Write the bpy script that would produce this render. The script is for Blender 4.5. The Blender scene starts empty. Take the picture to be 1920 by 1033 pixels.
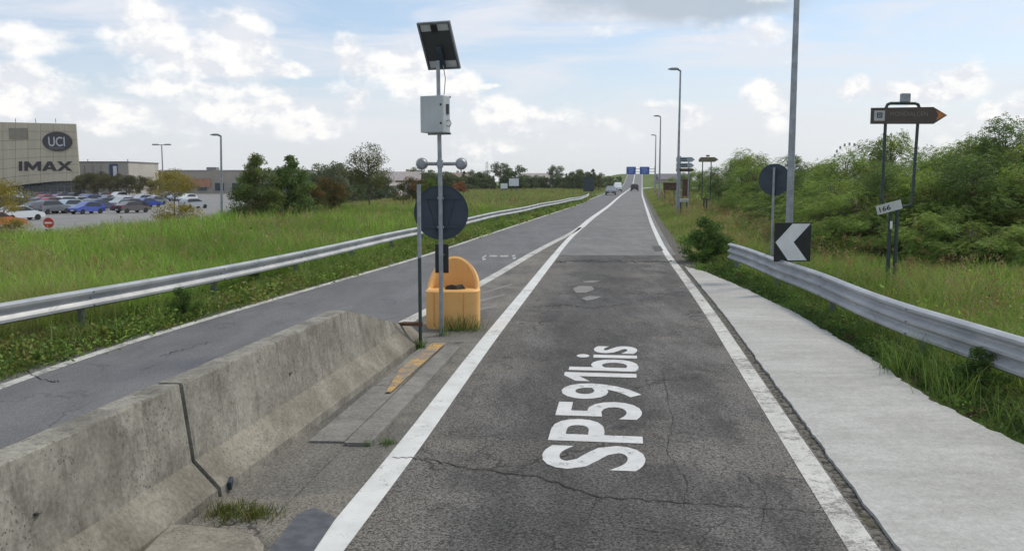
import bpy, bmesh, math, random
import numpy as np
from mathutils import Vector, Matrix

# ------------------------------------------------------------------ camera, sky, sun, exposure
FPX = 1650.0; CAMH = 2.48; PITCH = math.atan(178.5 / FPX)
SUN_EL, SUN_AZ = math.radians(48), math.radians(55)      # azimuth from +Y towards +X
scene = bpy.context.scene
COL = scene.collection
cam_data = bpy.data.cameras.new('camera'); cam = bpy.data.objects.new('camera', cam_data); COL.objects.link(cam)
cam.location = (0, 0, CAMH); cam.rotation_euler = (math.pi / 2 - PITCH, 0, 0)
cam_data.sensor_width = 36; cam_data.lens = 36 * FPX / 1920; cam_data.clip_start = .05; cam_data.clip_end = 6000
scene.camera = cam
scene.view_settings.view_transform = 'Standard'; scene.view_settings.look = 'None'
scene.view_settings.exposure = 0.06; scene.view_settings.gamma = 1.0; scene.view_settings.use_curve_mapping = False
scene.cycles.use_denoising = True
scene.cycles.max_bounces = 6; scene.cycles.volume_bounces = 2; scene.cycles.transparent_max_bounces = 8

def pix_dir(px, py):
    u = (px - 960) / FPX; v = (516.5 - py) / FPX
    return (u, math.cos(PITCH) + v * math.sin(PITCH), -math.sin(PITCH) + v * math.cos(PITCH))
def G(px, py, z=0.0):                      # photo pixel -> point on the level z
    d = pix_dir(px, py); t = (z - CAMH) / d[2]
    return (d[0] * t, d[1] * t)
def A(px, py, Y):                          # photo pixel at a known distance Y -> (x, z)
    d = pix_dir(px, py); t = Y / d[1]
    return (d[0] * t, CAMH + d[2] * t)

class NT:                                  # small node-tree helper
    def __init__(s, tree): s.t = tree; s.n = tree.nodes; s.l = tree.links
    def new(s, typ, **kw):
        n = s.n.new(typ)
        for k, v in kw.items(): setattr(n, k, v)
        return n
    def put(s, sock, val):
        if val is None: return
        if hasattr(val, 'is_linked') or isinstance(val, bpy.types.NodeSocket): s.l.new(val, sock)
        else:
            if isinstance(val, (tuple, list)) and len(val) == 3 and sock.type == 'RGBA': val = (*val, 1)
            sock.default_value = val
    def math(s, op, a, b=None, c=None, clamp=False):
        n = s.new('ShaderNodeMath', operation=op, use_clamp=clamp)
        for i, v in enumerate((a, b, c)):
            if v is not None: s.put(n.inputs[i], v)
        return n.outputs[0]
    def vm(s, op, a, b=None, scale=None):
        n = s.new('ShaderNodeVectorMath', operation=op); s.put(n.inputs[0], a)
        if b is not None: s.put(n.inputs[1], b)
        if scale is not None: s.put(n.inputs['Scale'], scale)
        return n.outputs['Value'] if op in ('LENGTH', 'DOT_PRODUCT', 'DISTANCE') else n.outputs['Vector']
    def mix(s, f, a, b, mode='MIX'):
        n = s.new('ShaderNodeMix', data_type='RGBA', blend_type=mode)
        s.put(n.inputs[0], f); s.put(n.inputs[6], a); s.put(n.inputs[7], b); return n.outputs[2]
    def noise(s, vec, scale, detail=3, rough=.55, dist=0.0):
        n = s.new('ShaderNodeTexNoise'); s.put(n.inputs['Vector'], vec); n.inputs['Scale'].default_value = scale
        n.inputs['Detail'].default_value = detail; n.inputs['Roughness'].default_value = rough
        n.inputs['Distortion'].default_value = dist; return n.outputs['Fac']
    def voro(s, vec, scale, feature='F1', out='Distance', rnd=1.0):
        n = s.new('ShaderNodeTexVoronoi', feature=feature); s.put(n.inputs['Vector'], vec)
        n.inputs['Scale'].default_value = scale; n.inputs['Randomness'].default_value = rnd; return n.outputs[out]
    def step(s, v, a, b, lo=0.0, hi=1.0):
        n = s.new('ShaderNodeMapRange', interpolation_type='SMOOTHSTEP'); s.put(n.inputs[0], v)
        n.inputs[1].default_value = a; n.inputs[2].default_value = b; n.inputs[3].default_value = lo; n.inputs[4].default_value = hi
        return n.outputs[0]
    def comb(s, x, y, z):
        n = s.new('ShaderNodeCombineXYZ')
        for i, v in enumerate((x, y, z)): s.put(n.inputs[i], v)
        return n.outputs[0]
    def obj(s): return s.new('ShaderNodeTexCoord').outputs['Object']
    def mapv(s, vec, scale): return s.vm('MULTIPLY', vec, scale)

# cumulus that the photograph shows, as (centre x, centre y, half width, half height) in its pixels -> azimuth / elevation
CLOUDS = [(45,72,62,24),(50,165,70,42),(10,195,70,30),(265,22,34,36),(285,72,62,42),(340,112,78,42),(300,158,80,26),(235,60,40,22),
 (440,62,58,36),(462,112,52,46),(400,168,120,16),(500,214,130,30),(565,226,62,32),(610,246,30,12),(545,132,32,12),(658,104,28,40),(745,122,56,36),
 (790,145,70,42),(668,188,26,22),(865,168,40,36),(905,206,46,26),(960,216,46,26),(1010,236,70,24),(920,160,20,8),(1238,206,36,18),
 (1300,220,26,24),(1432,172,30,28),(1452,204,36,30),(1592,166,22,24),(1786,152,48,28),(1735,172,66,24),(1890,205,40,20),(200,215,70,24)]
world = bpy.data.worlds.new('World'); scene.world = world; world.use_nodes = True
w = NT(world.node_tree); w.n.clear()
sky_n = w.new('ShaderNodeTexSky', sky_type='NISHITA'); sky_n.sun_disc = False
sky_n.sun_elevation = SUN_EL; sky_n.sun_rotation = SUN_AZ; sky_n.air_density = 1.0; sky_n.dust_density = 1.0; sky_n.ozone_density = 1.0
dirv = w.vm('NORMALIZE', w.new('ShaderNodeTexCoord').outputs['Generated'])
sep = w.new('ShaderNodeSeparateXYZ'); w.l.new(dirv, sep.inputs[0])
az = w.math('ARCTAN2', sep.outputs[0], sep.outputs[1]); el = w.math('ARCSINE', sep.outputs[2])
ae = w.comb(az, el, 0.0)
warp = w.new('ShaderNodeTexNoise'); w.l.new(ae, warp.inputs['Vector']); warp.inputs['Scale'].default_value = 26; warp.inputs['Detail'].default_value = 4
wv = w.vm('SCALE', w.vm('SUBTRACT', warp.outputs['Color'], (.5, .5, .5)), scale=.035)
aew = w.vm('ADD', ae, wv)
dmin = None
for (cx, cy, rx, ry) in CLOUDS:
    d = pix_dir(cx, cy); L = math.sqrt(sum(q * q for q in d))
    a0, e0 = math.atan2(d[0], d[1]), math.asin(d[2] / L)
    v = w.vm('LENGTH', w.vm('MULTIPLY', w.vm('SUBTRACT', aew, (a0, e0, 0)), (FPX / rx / 1.0, FPX / ry / 1.0, 0)))
    dmin = v if dmin is None else w.math('SMOOTH_MIN', dmin, v, .35)
fb_v = w.mapv(dirv, (1, 1, 1.5))
fb = w.noise(fb_v, 22, 7, .6)
fb2 = w.noise(w.vm('ADD', fb_v, (.008, .004, .016)), 22, 7, .6)
big = w.noise(w.mapv(dirv, (1, 1, 2.6)), 5.0, 5, .55)
v_blob = w.math('MULTIPLY_ADD', dmin, -1.0, 1.20)
v_glob = w.math('MULTIPLY', w.math('SUBTRACT', big, .60), 5.0)
v_all = w.math('MAXIMUM', v_blob, v_glob)
dens = w.step(w.math('MULTIPLY_ADD', w.math('SUBTRACT', fb, .5), 2.0, v_all), -.14, .66)
relief = w.math('MULTIPLY_ADD', w.math('SUBTRACT', fb, fb2), 6.0, .55, clamp=True)
core = w.step(v_all, .2, 1.3)
shade = w.math('MULTIPLY_ADD', core, .22, relief, clamp=True)
cloud_c = w.mix(shade, (5.8, 6.0, 6.45), (7.8, 7.7, 7.55))
cir = w.noise(w.comb(w.math('MULTIPLY', az, 2.6), w.math('MULTIPLY', el, 17.0), 3.3), 1.5, 5, .6, .6)
veil = w.step(cir, .34, .70, .10, .95)
hz = w.step(el, .0, .17, 1.0, 0.0)
base = w.mix(veil, w.mix(.35, sky_n.outputs[0], (3.6, 5.1, 7.2)), (6.05, 6.25, 6.75))
base = w.mix(w.math('MULTIPLY', hz, .86), base, (6.0, 6.15, 6.4))
# grey underside of the nearer overcast sheet overhead
d = pix_dir(1290, -10); gaz, gel = math.atan2(d[0], d[1]), math.asin(d[2] / math.sqrt(sum(q * q for q in d)))
gl = w.vm('LENGTH', w.vm('MULTIPLY', w.vm('SUBTRACT', aew, (gaz, gel, 0)), (FPX / 300, FPX / 62, 0)))
gnoise = w.noise(w.mapv(dirv, (1, 1, 2.2)), 7.0, 5, .55)
g_over = w.math('MULTIPLY', w.step(el, .26, .55), w.step(gnoise, .42, .62))
g_here = w.step(w.math('MULTIPLY_ADD', w.math('SUBTRACT', gnoise, .5), 1.6, w.math('SUBTRACT', 1.0, gl)), -.05, .5)
base = w.mix(w.math('MULTIPLY', w.math('MAXIMUM', g_over, g_here), .85), base, (3.55, 4.1, 4.7))
fin = w.mix(w.math('MULTIPLY', dens, .93), base, cloud_c)
bg = w.new('ShaderNodeBackground'); w.l.new(fin, bg.inputs[0]); bg.inputs[1].default_value = .13
wo = w.new('ShaderNodeOutputWorld'); w.l.new(bg.outputs[0], wo.inputs[0])

sun_d = bpy.data.lights.new('sun', 'SUN'); sun_d.energy = 2.2; sun_d.angle = math.radians(10); sun_d.color = (1, .93, .80)
sun = bpy.data.objects.new('sun', sun_d); COL.objects.link(sun)
sdir = Vector((math.cos(SUN_EL) * math.sin(SUN_AZ), math.cos(SUN_EL) * math.cos(SUN_AZ), math.sin(SUN_EL)))
sun.rotation_euler = (-sdir).to_track_quat('-Z', 'Y').to_euler(); sun.location = (0, 0, 60)

# ------------------------------------------------------------------ materials
MATS = {}
def mat(name, color=(.5, .5, .5), rough=.7, metal=0.0, var=0.0, vscale=4.0, spec=.5):
    if name in MATS: return MATS[name]
    m = bpy.data.materials.new(name); m.use_nodes = True
    t = NT(m.node_tree); b = t.n['Principled BSDF']
    b.inputs['Roughness'].default_value = rough; b.inputs['Metallic'].default_value = metal
    b.inputs['Specular IOR Level'].default_value = spec
    if var:
        n = t.noise(t.obj(), vscale, 5, .6)
        c = t.mix(t.step(n, .3, .7), tuple(q * (1 - var) for q in color), tuple(min(1, q * (1 + var)) for q in color))
        t.put(b.inputs['Base Color'], c)
    else: t.put(b.inputs['Base Color'], color)
    MATS[name] = m; return m
def surf(name, build, rough=.85, spec=.3):      # build(t) -> (colour socket, bump height socket or None, bump strength, distance)
    m = bpy.data.materials.new(name); m.use_nodes = True; t = NT(m.node_tree); b = t.n['Principled BSDF']
    b.inputs['Roughness'].default_value = rough; b.inputs['Specular IOR Level'].default_value = spec
    c, h, st, dist = build(t); t.put(b.inputs['Base Color'], c)
    if h is not None:
        bp = t.new('ShaderNodeBump'); bp.inputs['Strength'].default_value = st; bp.inputs['Distance'].default_value = dist
        t.l.new(h, bp.inputs['Height']); t.l.new(bp.outputs[0], b.inputs['Normal'])
    MATS[name] = m; return m

def asphalt(dark, light, speck, cracks=True, patch=None, crack_amt=.7, tracks=False):
    def build(t):
        o = t.obj()
        big = t.noise(o, .35, 5, .6); mid = t.noise(t.mapv(o, (1.6, .35, 1)), 1.2, 5, .65)
        c = t.mix(t.step(t.math('ADD', t.math('MULTIPLY', big, .5), t.math('MULTIPLY', mid, .5)), .38, .62), dark, light)
        if patch:
            pm = t.step(t.noise(t.vm('ADD', o, (7.3, 2.1, 0)), .55, 4, .6), .52, .62)
            c = t.mix(t.math('MULTIPLY', pm, .7), c, patch)
        if tracks:      # oil-darkened lane centre, paler dusty edges, blotchy sealing
            sx = t.new('ShaderNodeSeparateXYZ'); t.put(sx.inputs[0], o)
            lat = t.math('ADD', t.math('MULTIPLY_ADD', sx.outputs[1], -.12, sx.outputs[0]), t.math('MULTIPLY', t.math('SUBTRACT', t.noise(o, 1.3, 4, .6), .5), 1.1))
            mid_ = t.step(t.math('ABSOLUTE', t.math('ADD', lat, .35)), .35, 1.05, 1, 0)
            c = t.mix(t.math('MULTIPLY', mid_, .42), c, tuple(q * .62 for q in dark))
            edge_ = t.step(t.math('ABSOLUTE', t.math('SUBTRACT', lat, .05)), 1.25, 1.75)
            c = t.mix(t.math('MULTIPLY', edge_, .35), c, (.165, .150, .128))
            spot = t.step(t.noise(t.vm('ADD', o, (2, 7, 0)), 3.4, 3, .5), .66, .72)
            c = t.mix(t.math('MULTIPLY', spot, .5), c, tuple(q * .5 for q in dark))
        st = t.new('ShaderNodeTexVoronoi'); t.put(st.inputs['Vector'], o); st.inputs['Scale'].default_value = 88
        sv = t.new('ShaderNodeSeparateColor'); t.l.new(st.outputs['Color'], sv.inputs[0])
        stone = t.step(sv.outputs[0], .05, 1.0)
        sp2 = t.noise(o, 34, 3, .7)
        mul = t.math('ADD', t.math('MULTIPLY_ADD', stone, speck, 1 - speck * .5), t.math('MULTIPLY', t.math('SUBTRACT', sp2, .5), speck * 2.2))
        c = t.mix(1.0, c, t.comb(mul, mul, mul), 'MULTIPLY')
        h = stone
        if cracks:
            wob = t.new('ShaderNodeTexNoise'); t.put(wob.inputs['Vector'], o); wob.inputs['Scale'].default_value = 2.2; wob.inputs['Detail'].default_value = 5
            ov = t.vm('ADD', t.mapv(o, (1, .7, 1)), t.vm('SCALE', t.vm('SUBTRACT', wob.outputs['Color'], (.5, .5, .5)), scale=.75))
            e = t.voro(ov, .62, 'DISTANCE_TO_EDGE')
            line = t.step(e, .002, .016, 1, 0)
            msk = t.step(t.noise(t.vm('ADD', o, (3.1, 9.7, 0)), .5, 3, .6), .46, .60)
            e2 = t.voro(ov, 2.3, 'DISTANCE_TO_EDGE'); line2 = t.step(e2, .003, .03, 1, 0)
            msk2 = t.step(t.noise(t.vm('ADD', o, (13.1, 4.7, 0)), .7, 3, .6), .58, .68)
            ck = t.math('MAXIMUM', t.math('MULTIPLY', line, msk), t.math('MULTIPLY', line2, msk2))
            c = t.mix(t.math('MULTIPLY', ck, crack_amt), c, (.018, .017, .017))
            h = t.math('SUBTRACT', stone, t.math('MULTIPLY', ck, 2.0))
        return c, h, .35, .006
    return build
A_NEAR = surf('asphalt_worn', asphalt((.062, .059, .057), (.142, .134, .126), 1.15, True, (.150, .138, .122), .7, True), .86)
A_FAR = surf('asphalt_resurfaced', asphalt((.140, .138, .136), (.195, .192, .188), .35, False), .78)
A_OPP = surf('asphalt_bluish', asphalt((.118, .116, .119), (.158, .156, .160), .40, True, None, .35), .78)
A_GORE = surf('asphalt_gore', asphalt((.11, .104, .094), (.185, .172, .15), .7, True, (.21, .19, .16)), .9)
A_LOT = surf('asphalt_car_park', asphalt((.19, .185, .18), (.25, .245, .24), .2, False), .85)

def paint(col, wear):
    def build(t):
        o = t.obj(); n = t.noise(o, 9, 6, .7); n2 = t.noise(o, 55, 3, .7); n3 = t.noise(o, 1.1, 3, .5)
        k = t.step(t.math('ADD', t.math('MULTIPLY', n, .5), t.math('ADD', t.math('MULTIPLY', n2, .35), t.math('MULTIPLY', n3, .3))), wear - .05, wear + .08)
        c = t.mix(t.step(t.noise(o, 3, 4, .6), .3, .7), tuple(q * .84 for q in col), col)
        return t.mix(k, c, (.20, .19, .18)), n2, .25, .004
    return build
P_WHITE = surf('road_paint_white', paint((.67, .67, .65), .655), .8)
P_WORN = surf('road_paint_worn', paint((.58, .57, .53), .60), .8)
P_GHOST = surf('road_paint_faded', paint((.25, .243, .235), .55), .85)
P_YELLOW = surf('road_paint_yellow', paint((.60, .36, .10), .56), .8)
P_TEXT = surf('road_paint_letters', paint((.64, .64, .63), .655), .8)

def concrete(dark, light, streak=True, pit=1.0):
    def build(t):
        o = t.obj(); n = t.noise(o, 1.3, 6, .65); f1 = t.noise(o, 30, 4, .7)
        c = t.mix(t.step(n, .3, .72), dark, light)
        if streak:
            s = t.noise(t.mapv(o, (7, 7, .7)), 1.6, 5, .65)
            c = t.mix(t.step(s, .52, .72, 0, .45), c, tuple(q * .5 for q in dark))
            st_ = t.noise(t.mapv(o, (2.5, 2.5, 1.2)), 1.2, 6, .75); c = t.mix(t.step(st_, .52, .66, 0, .5), c, (.085, .08, .07))
        p = t.step(t.voro(o, 30, 'F1'), .12, .30, 1, 0); pm = t.step(t.noise(o, 3, 4, .6), .42, .60)
        c = t.mix(t.math('MULTIPLY', t.math('MULTIPLY', p, pm), .75 * pit), c, (.06, .058, .052))
        k = t.math('ADD', t.math('MULTIPLY_ADD', t.math('SUBTRACT', f1, .5), 1.3, 1.0), t.math('MULTIPLY', t.math('SUBTRACT', t.noise(o, 7, 5, .7), .5), .7))
        return t.mix(1.0, c, t.comb(k, k, k), 'MULTIPLY'), t.math('SUBTRACT', f1, t.math('MULTIPLY', p, pm)), .35, .008
    return build
CONC = surf('concrete_weathered', concrete((.165, .155, .130), (.335, .318, .272)), .92, .2)
CONC_FOOT = surf('concrete_foot', concrete((.165, .15, .122), (.305, .28, .23), False), .92, .2)
CONC_KERB = surf('concrete_kerb', concrete((.17, .163, .15), (.26, .25, .225), False), .92, .2)
def slab_build(t):
    o = t.obj(); n = t.noise(o, .8, 5, .6); br = t.noise(t.mapv(o, (.8, 3.5, 1)), 1.6, 6, .65); f1 = t.noise(o, 40, 4, .75); sp = t.voro(o, 30, 'F1')
    c = t.mix(t.step(t.math('ADD', t.math('MULTIPLY', n, .6), t.math('MULTIPLY', br, .4)), .36, .66), (.355, .348, .325), (.455, .448, .428))
    c = t.mix(t.step(t.noise(t.vm('ADD', o, (5, 1, 0)), 2.6, 6, .7), .55, .78, 0, .28), c, (.26, .252, .228))
    pm = t.step(t.noise(o, 1.7, 4, .6), .46, .64)
    c = t.mix(t.math('MULTIPLY', t.math('MULTIPLY', t.step(sp, .08, .26, 1, 0), pm), .6), c, (.16, .155, .145))
    k = t.math('ADD', t.math('MULTIPLY_ADD', t.math('SUBTRACT', f1, .5), .9, 1.0), t.math('MULTIPLY', t.math('SUBTRACT', t.noise(o, 11, 5, .7), .5), .55))
    return t.mix(1.0, c, t.comb(k, k, k), 'MULTIPLY'), f1, .3, .006
CONC_SLAB = surf('concrete_slab', slab_build, .9, .2)
def grit_build(t):
    o = t.obj(); n = t.noise(o, 14, 6, .75); n2 = t.noise(o, 2.2, 4, .6)
    c = t.mix(t.step(n, .36, .64), (.035, .033, .028), (.23, .215, .19)); c = t.mix(t.step(n2, .5, .7, 0, .5), c, (.10, .10, .05))
    return c, n, 1.0, .03
GRIT = surf('dark_grit', grit_build, .95, .1)

def ground_build(t):
    o = t.obj(); n = t.noise(o, .18, 5, .6); n2 = t.noise(o, 1.6, 5, .65); n3 = t.noise(o, 14, 4, .7)
    c = t.mix(t.step(n, .38, .62), (.085, .14, .034), (.15, .18, .06))
    c = t.mix(t.step(n2, .5, .72, 0, .75), c, (.12, .095, .055))
    k = t.math('MULTIPLY_ADD', t.math('SUBTRACT', n3, .5), 1.1, 1.0)
    return t.mix(1.0, c, t.comb(k, k, k), 'MULTIPLY'), n3, .6, .05
GROUND = surf('grassy_earth', ground_build, .95, .1)

def leafmat(name, trans=.35, rough=.6):
    m = bpy.data.materials.new(name); m.use_nodes = True; t = NT(m.node_tree); b = t.n['Principled BSDF']
    a = t.new('ShaderNodeAttribute'); a.attribute_name = 'Col'
    b.inputs['Roughness'].default_value = rough; b.inputs['Specular IOR Level'].default_value = .25
    t.l.new(a.outputs['Color'], b.inputs['Base Color'])
    tr = t.new('ShaderNodeBsdfTranslucent'); t.put(tr.inputs[0], t.mix(.5, a.outputs['Color'], t.mix(1.0, a.outputs['Color'], (1.5, 1.5, .6), 'MULTIPLY')))
    mx = t.new('ShaderNodeMixShader'); mx.inputs[0].default_value = trans
    t.l.new(b.outputs[0], mx.inputs[1]); t.l.new(tr.outputs[0], mx.inputs[2]); t.l.new(mx.outputs[0], t.n['Material Output'].inputs[0])
    return m
LEAF = leafmat('foliage'); GRASS = leafmat('grass_blades', .3, .65)
BARK = surf('bark', lambda t: (t.mix(t.noise(t.mapv(t.obj(), (6, 6, 1.2)), 3, 5, .7), (.06, .048, .036), (.19, .16, .125)), t.noise(t.mapv(t.obj(), (6, 6, 1.2)), 5, 4), .6, .02), .9, .1)

def galv_build(t):
    o = t.obj(); n = t.noise(o, 1.4, 5, .6); v = t.voro(o, 26, 'F1', 'Color'); s = t.noise(t.mapv(o, (2, 2, 14)), 2, 4, .6)
    c = t.mix(t.step(n, .3, .7), (.36, .375, .395), (.50, .51, .525))
    return t.mix(t.step(s, .55, .75, 0, .45), c, (.20, .195, .185)), n, .1, .01
def metalize(m, metal, rough):
    b = m.node_tree.nodes['Principled BSDF']; b.inputs['Metallic'].default_value = metal; b.inputs['Roughness'].default_value = rough; return m
GALV = metalize(surf('galvanised_steel', galv_build, .5, .5), .55, .48)
GALV_POLE = mat('pole_zinc', (.30, .315, .34), .5, .45, .18, 6)
GALV_DK = mat('pole_zinc_dark', (.20, .21, .23), .5, .4, .2, 5)
GREENPOLE = mat('post_dark_green', (.035, .055, .052), .5, .2, .25, 8)
SIGNBACK = mat('sign_back_slate', (.035, .050, .070), .55, .1, .18, 3)
BLACK = mat('black_paint', (.012, .012, .014), .5, 0, .3, 6)
WHITE = mat('white_reflective', (.72, .72, .72), .45, 0, .08, 3)
BROWN = mat('sign_brown', (.070, .050, .038), .5, 0, .15, 4)
BROWN_TXT = mat('sign_brown_letter', (.19, .155, .12), .5)
ORANGE_TIP = mat('sign_orange_tip', (.42, .15, .035), .5, 0, .3, 8)
GREYSIGN = mat('sign_grey_blue', (.33, .38, .43), .5, 0, .12, 3)
BLUE = mat('sign_blue', (.018, .075, .33), .45, 0, .1, 3)
CABINET = mat('cabinet_grey', (.44, .47, .475), .5, 0, .08, 3)
PANEL_BACK = mat('panel_backsheet', (.040, .042, .046), .6, 0, .12, 3)
PANEL_WHITE = mat('panel_label_white', (.42, .42, .43), .6, 0, .1, 8)
ALU = mat('aluminium', (.50, .51, .53), .4, .7, .1, 8)
LAMP_LENS = mat('lamp_lens', (.62, .60, .52), .25, 0, .1, 5)
RUST = mat('rusty_steel', (.10, .048, .028), .85, .2, .4, 18)
def orange_build(t):
    o = t.obj(); n = t.noise(o, 2.0, 5, .6); s = t.noise(t.mapv(o, (9, 9, .9)), 1.6, 5, .65)
    c = t.mix(t.step(n, .3, .7), (.76, .40, .12), (.83, .48, .18))
    return t.mix(t.step(s, .54, .74, 0, .35), c, (.60, .26, .07)), n, .1, .01
ORANGE = surf('plastic_orange_faded', orange_build, .55, .4)
RUBBLE = mat('dark_debris', (.035, .032, .028), .9, 0, .4, 20)

# ------------------------------------------------------------------ mesh helpers
def tag(o, label=None, cat=None, group=None, kind=None):
    if label: o['label'] = label
    if cat: o['category'] = cat
    if group: o['group'] = group
    if kind: o['kind'] = kind
    return o
def link(name, me, parent=None):
    o = bpy.data.objects.new(name, me); COL.objects.link(o)
    if parent is not None: o.parent = parent
    return o
def empty(name, loc=(0, 0, 0), rz=0.0):
    o = bpy.data.objects.new(name, None); COL.objects.link(o); o.location = loc; o.rotation_euler = (0, 0, rz); o.empty_display_size = .3
    return o
class MB:
    def __init__(s): s.v = []; s.f = []
    def add(s, vs, fs):
        b = len(s.v); s.v += [tuple(q) for q in vs]; s.f += [tuple(i + b for i in f) for f in fs]; return s
    def box(s, c, size, rz=0.0, rx=0.0, bev=0.0):
        M = Matrix.Rotation(rz, 3, 'Z') @ Matrix.Rotation(rx, 3, 'X'); hx, hy, hz = (q / 2 for q in size)
        if bev <= 0:
            vs = [(x, y, z) for x in (-hx, hx) for y in (-hy, hy) for z in (-hz, hz)]
            fs = [(0, 1, 3, 2), (4, 6, 7, 5), (0, 4, 5, 1), (2, 3, 7, 6), (0, 2, 6, 4), (1, 5, 7, 3)]
        else:
            b = min(bev, hx * .45, hy * .45, hz * .45)
            bm = bmesh.new(); bmesh.ops.create_cube(bm, size=1); bmesh.ops.scale(bm, vec=size, verts=bm.verts)
            bmesh.ops.bevel(bm, geom=bm.edges[:], offset=b, segments=2, affect='EDGES', profile=.6)
            vs = [v.co.copy() for v in bm.verts]; bm.verts.index_update(); fs = [[v.index for v in f.verts] for f in bm.faces]; bm.free()
        return s.add([M @ Vector(v) + Vector(c) for v in vs], fs)
    def tube(s, pts, rad, n=10, caps=True):
        pts = [Vector(p) for p in pts]; rad = [rad] * len(pts) if not hasattr(rad, '__len__') else rad
        rings = []; prev = None
        for i, p in enumerate(pts):
            t = (pts[min(i + 1, len(pts) - 1)] - pts[max(i - 1, 0)]).normalized()
            if prev is None:
                a = t.orthogonal().normalized()
            else:
                a = (prev - t * prev.dot(t)).normalized()
            prev = a; b = t.cross(a)
            rings.append([p + (a * math.cos(k * 2 * math.pi / n) + b * math.sin(k * 2 * math.pi / n)) * rad[i] for k in range(n)])
        vs = [v for r in rings for v in r]; fs = []
        for i in range(len(pts) - 1):
            for k in range(n): fs.append((i * n + k, i * n + (k + 1) % n, (i + 1) * n + (k + 1) % n, (i + 1) * n + k))
        if caps: fs += [tuple(range(n - 1, -1, -1)), tuple((len(pts) - 1) * n + k for k in range(n))]
        return s.add(vs, fs)
    def prism(s, poly, y0, y1):            # outline in (x, z), extruded along y
        n = len(poly); vs = [(x, y0, z) for x, z in poly] + [(x, y1, z) for x, z in poly]
        fs = [tuple(range(n)), tuple(range(2 * n - 1, n - 1, -1))] + [(i, i + n, (i + 1) % n + n, (i + 1) % n) for i in range(n)]
        return s.add(vs, fs)
    def slab(s, poly, z0, z1):             # outline in (x, y)
        n = len(poly); vs = [(x, y, z0) for x, y in poly] + [(x, y, z1) for x, y in poly]
        fs = [tuple(range(n - 1, -1, -1)), tuple(range(n, 2 * n))] + [(i, (i + 1) % n, (i + 1) % n + n, i + n) for i in range(n)]
        return s.add(vs, fs)
    def disc(s, c, r, th, n=36):           # disc facing -y / +y
        return s.prism([(c[0] + r * math.cos(k * 2 * math.pi / n), c[2] + r * math.sin(k * 2 * math.pi / n)) for k in range(n)], c[1] - th / 2, c[1] + th / 2)
    def lathe(s, c, prof, n=20, axis='Z'):  # prof [(r, h)]
        vs = []; m = len(prof)
        for r, h in prof:
            for k in range(n):
                a = k * 2 * math.pi / n
                q = (r * math.cos(a), r * math.sin(a), h) if axis == 'Z' else (r * math.cos(a), h, r * math.sin(a))
                vs.append(tuple(q[i] + c[i] for i in range(3)))
        fs = [(i * n + k, i * n + (k + 1) % n, (i + 1) * n + (k + 1) % n, (i + 1) * n + k) for i in range(m - 1) for k in range(n)]
        fs += [tuple(range(n - 1, -1, -1)), tuple((m - 1) * n + k for k in range(n))]
        return s.add(vs, fs)
    def mesh(s, name, m=None, smooth=False):
        me = bpy.data.meshes.new(name); me.from_pydata(s.v, [], s.f)
        bm = bmesh.new(); bm.from_mesh(me); bmesh.ops.recalc_face_normals(bm, faces=bm.faces); bm.to_mesh(me); bm.free()
        if smooth:
            me.polygons.foreach_set('use_smooth', [True] * len(me.polygons)); me.set_sharp_from_angle(angle=math.radians(38))
        if m: me.materials.append(m)
        return me
    def build(s, name, m, parent=None, smooth=False): return link(name, s.mesh(name, m, smooth), parent)

def np_mesh(name, verts, faces_flat, loop_counts, m, cols=None):
    me = bpy.data.meshes.new(name); nv = len(verts); nf = len(loop_counts)
    me.vertices.add(nv); me.vertices.foreach_set('co', np.ascontiguousarray(verts, dtype=np.float32).ravel())
    me.loops.add(len(faces_flat)); me.loops.foreach_set('vertex_index', np.ascontiguousarray(faces_flat, dtype=np.int32))
    me.polygons.add(nf); st = np.concatenate([[0], np.cumsum(loop_counts)[:-1]]).astype(np.int32)
    me.polygons.foreach_set('loop_start', st)
    try: me.polygons.foreach_set('loop_total', np.asarray(loop_counts, dtype=np.int32))
    except Exception: pass
    if cols is not None:
        ca = me.color_attributes.new('Col', 'FLOAT_COLOR', 'POINT')
        ca.data.foreach_set('color', np.concatenate([cols, np.ones((nv, 1))], 1).astype(np.float32).ravel())
    me.materials.append(m); me.update(calc_edges=True); me.validate(); return me

def text_mesh(body, name, size, m, depth=0.0, offset=0.0, spacing=1.0, align='CENTER'):
    cu = bpy.data.curves.new(name, 'FONT'); cu.body = body; cu.size = size; cu.extrude = depth; cu.offset = offset
    cu.align_x = align; cu.space_character = spacing; cu.resolution_u = 4
    o = bpy.data.objects.new(name + '_tmp', cu); COL.objects.link(o)
    bpy.context.view_layer.update()
    me = bpy.data.meshes.new_from_object(o.evaluated_get(bpy.context.evaluated_depsgraph_get()))
    bpy.data.objects.remove(o); bpy.data.curves.remove(cu)
    me.name = name; me.materials.clear(); me.materials.append(m); return me
def fit_text(me, x0, x1, z0, z1, y):       # lay an (x,y) text mesh upright into a rectangle facing -y
    co = np.empty(len(me.vertices) * 3, np.float32); me.vertices.foreach_get('co', co); co = co.reshape(-1, 3)
    a, b = co[:, :2].min(0), co[:, :2].max(0)
    n = np.stack([x0 + (co[:, 0] - a[0]) / (b[0] - a[0]) * (x1 - x0), y - co[:, 2], z0 + (co[:, 1] - a[1]) / (b[1] - a[1]) * (z1 - z0)], 1)
    me.vertices.foreach_set('co', n.astype(np.float32).ravel()); me.update(); return me

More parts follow.
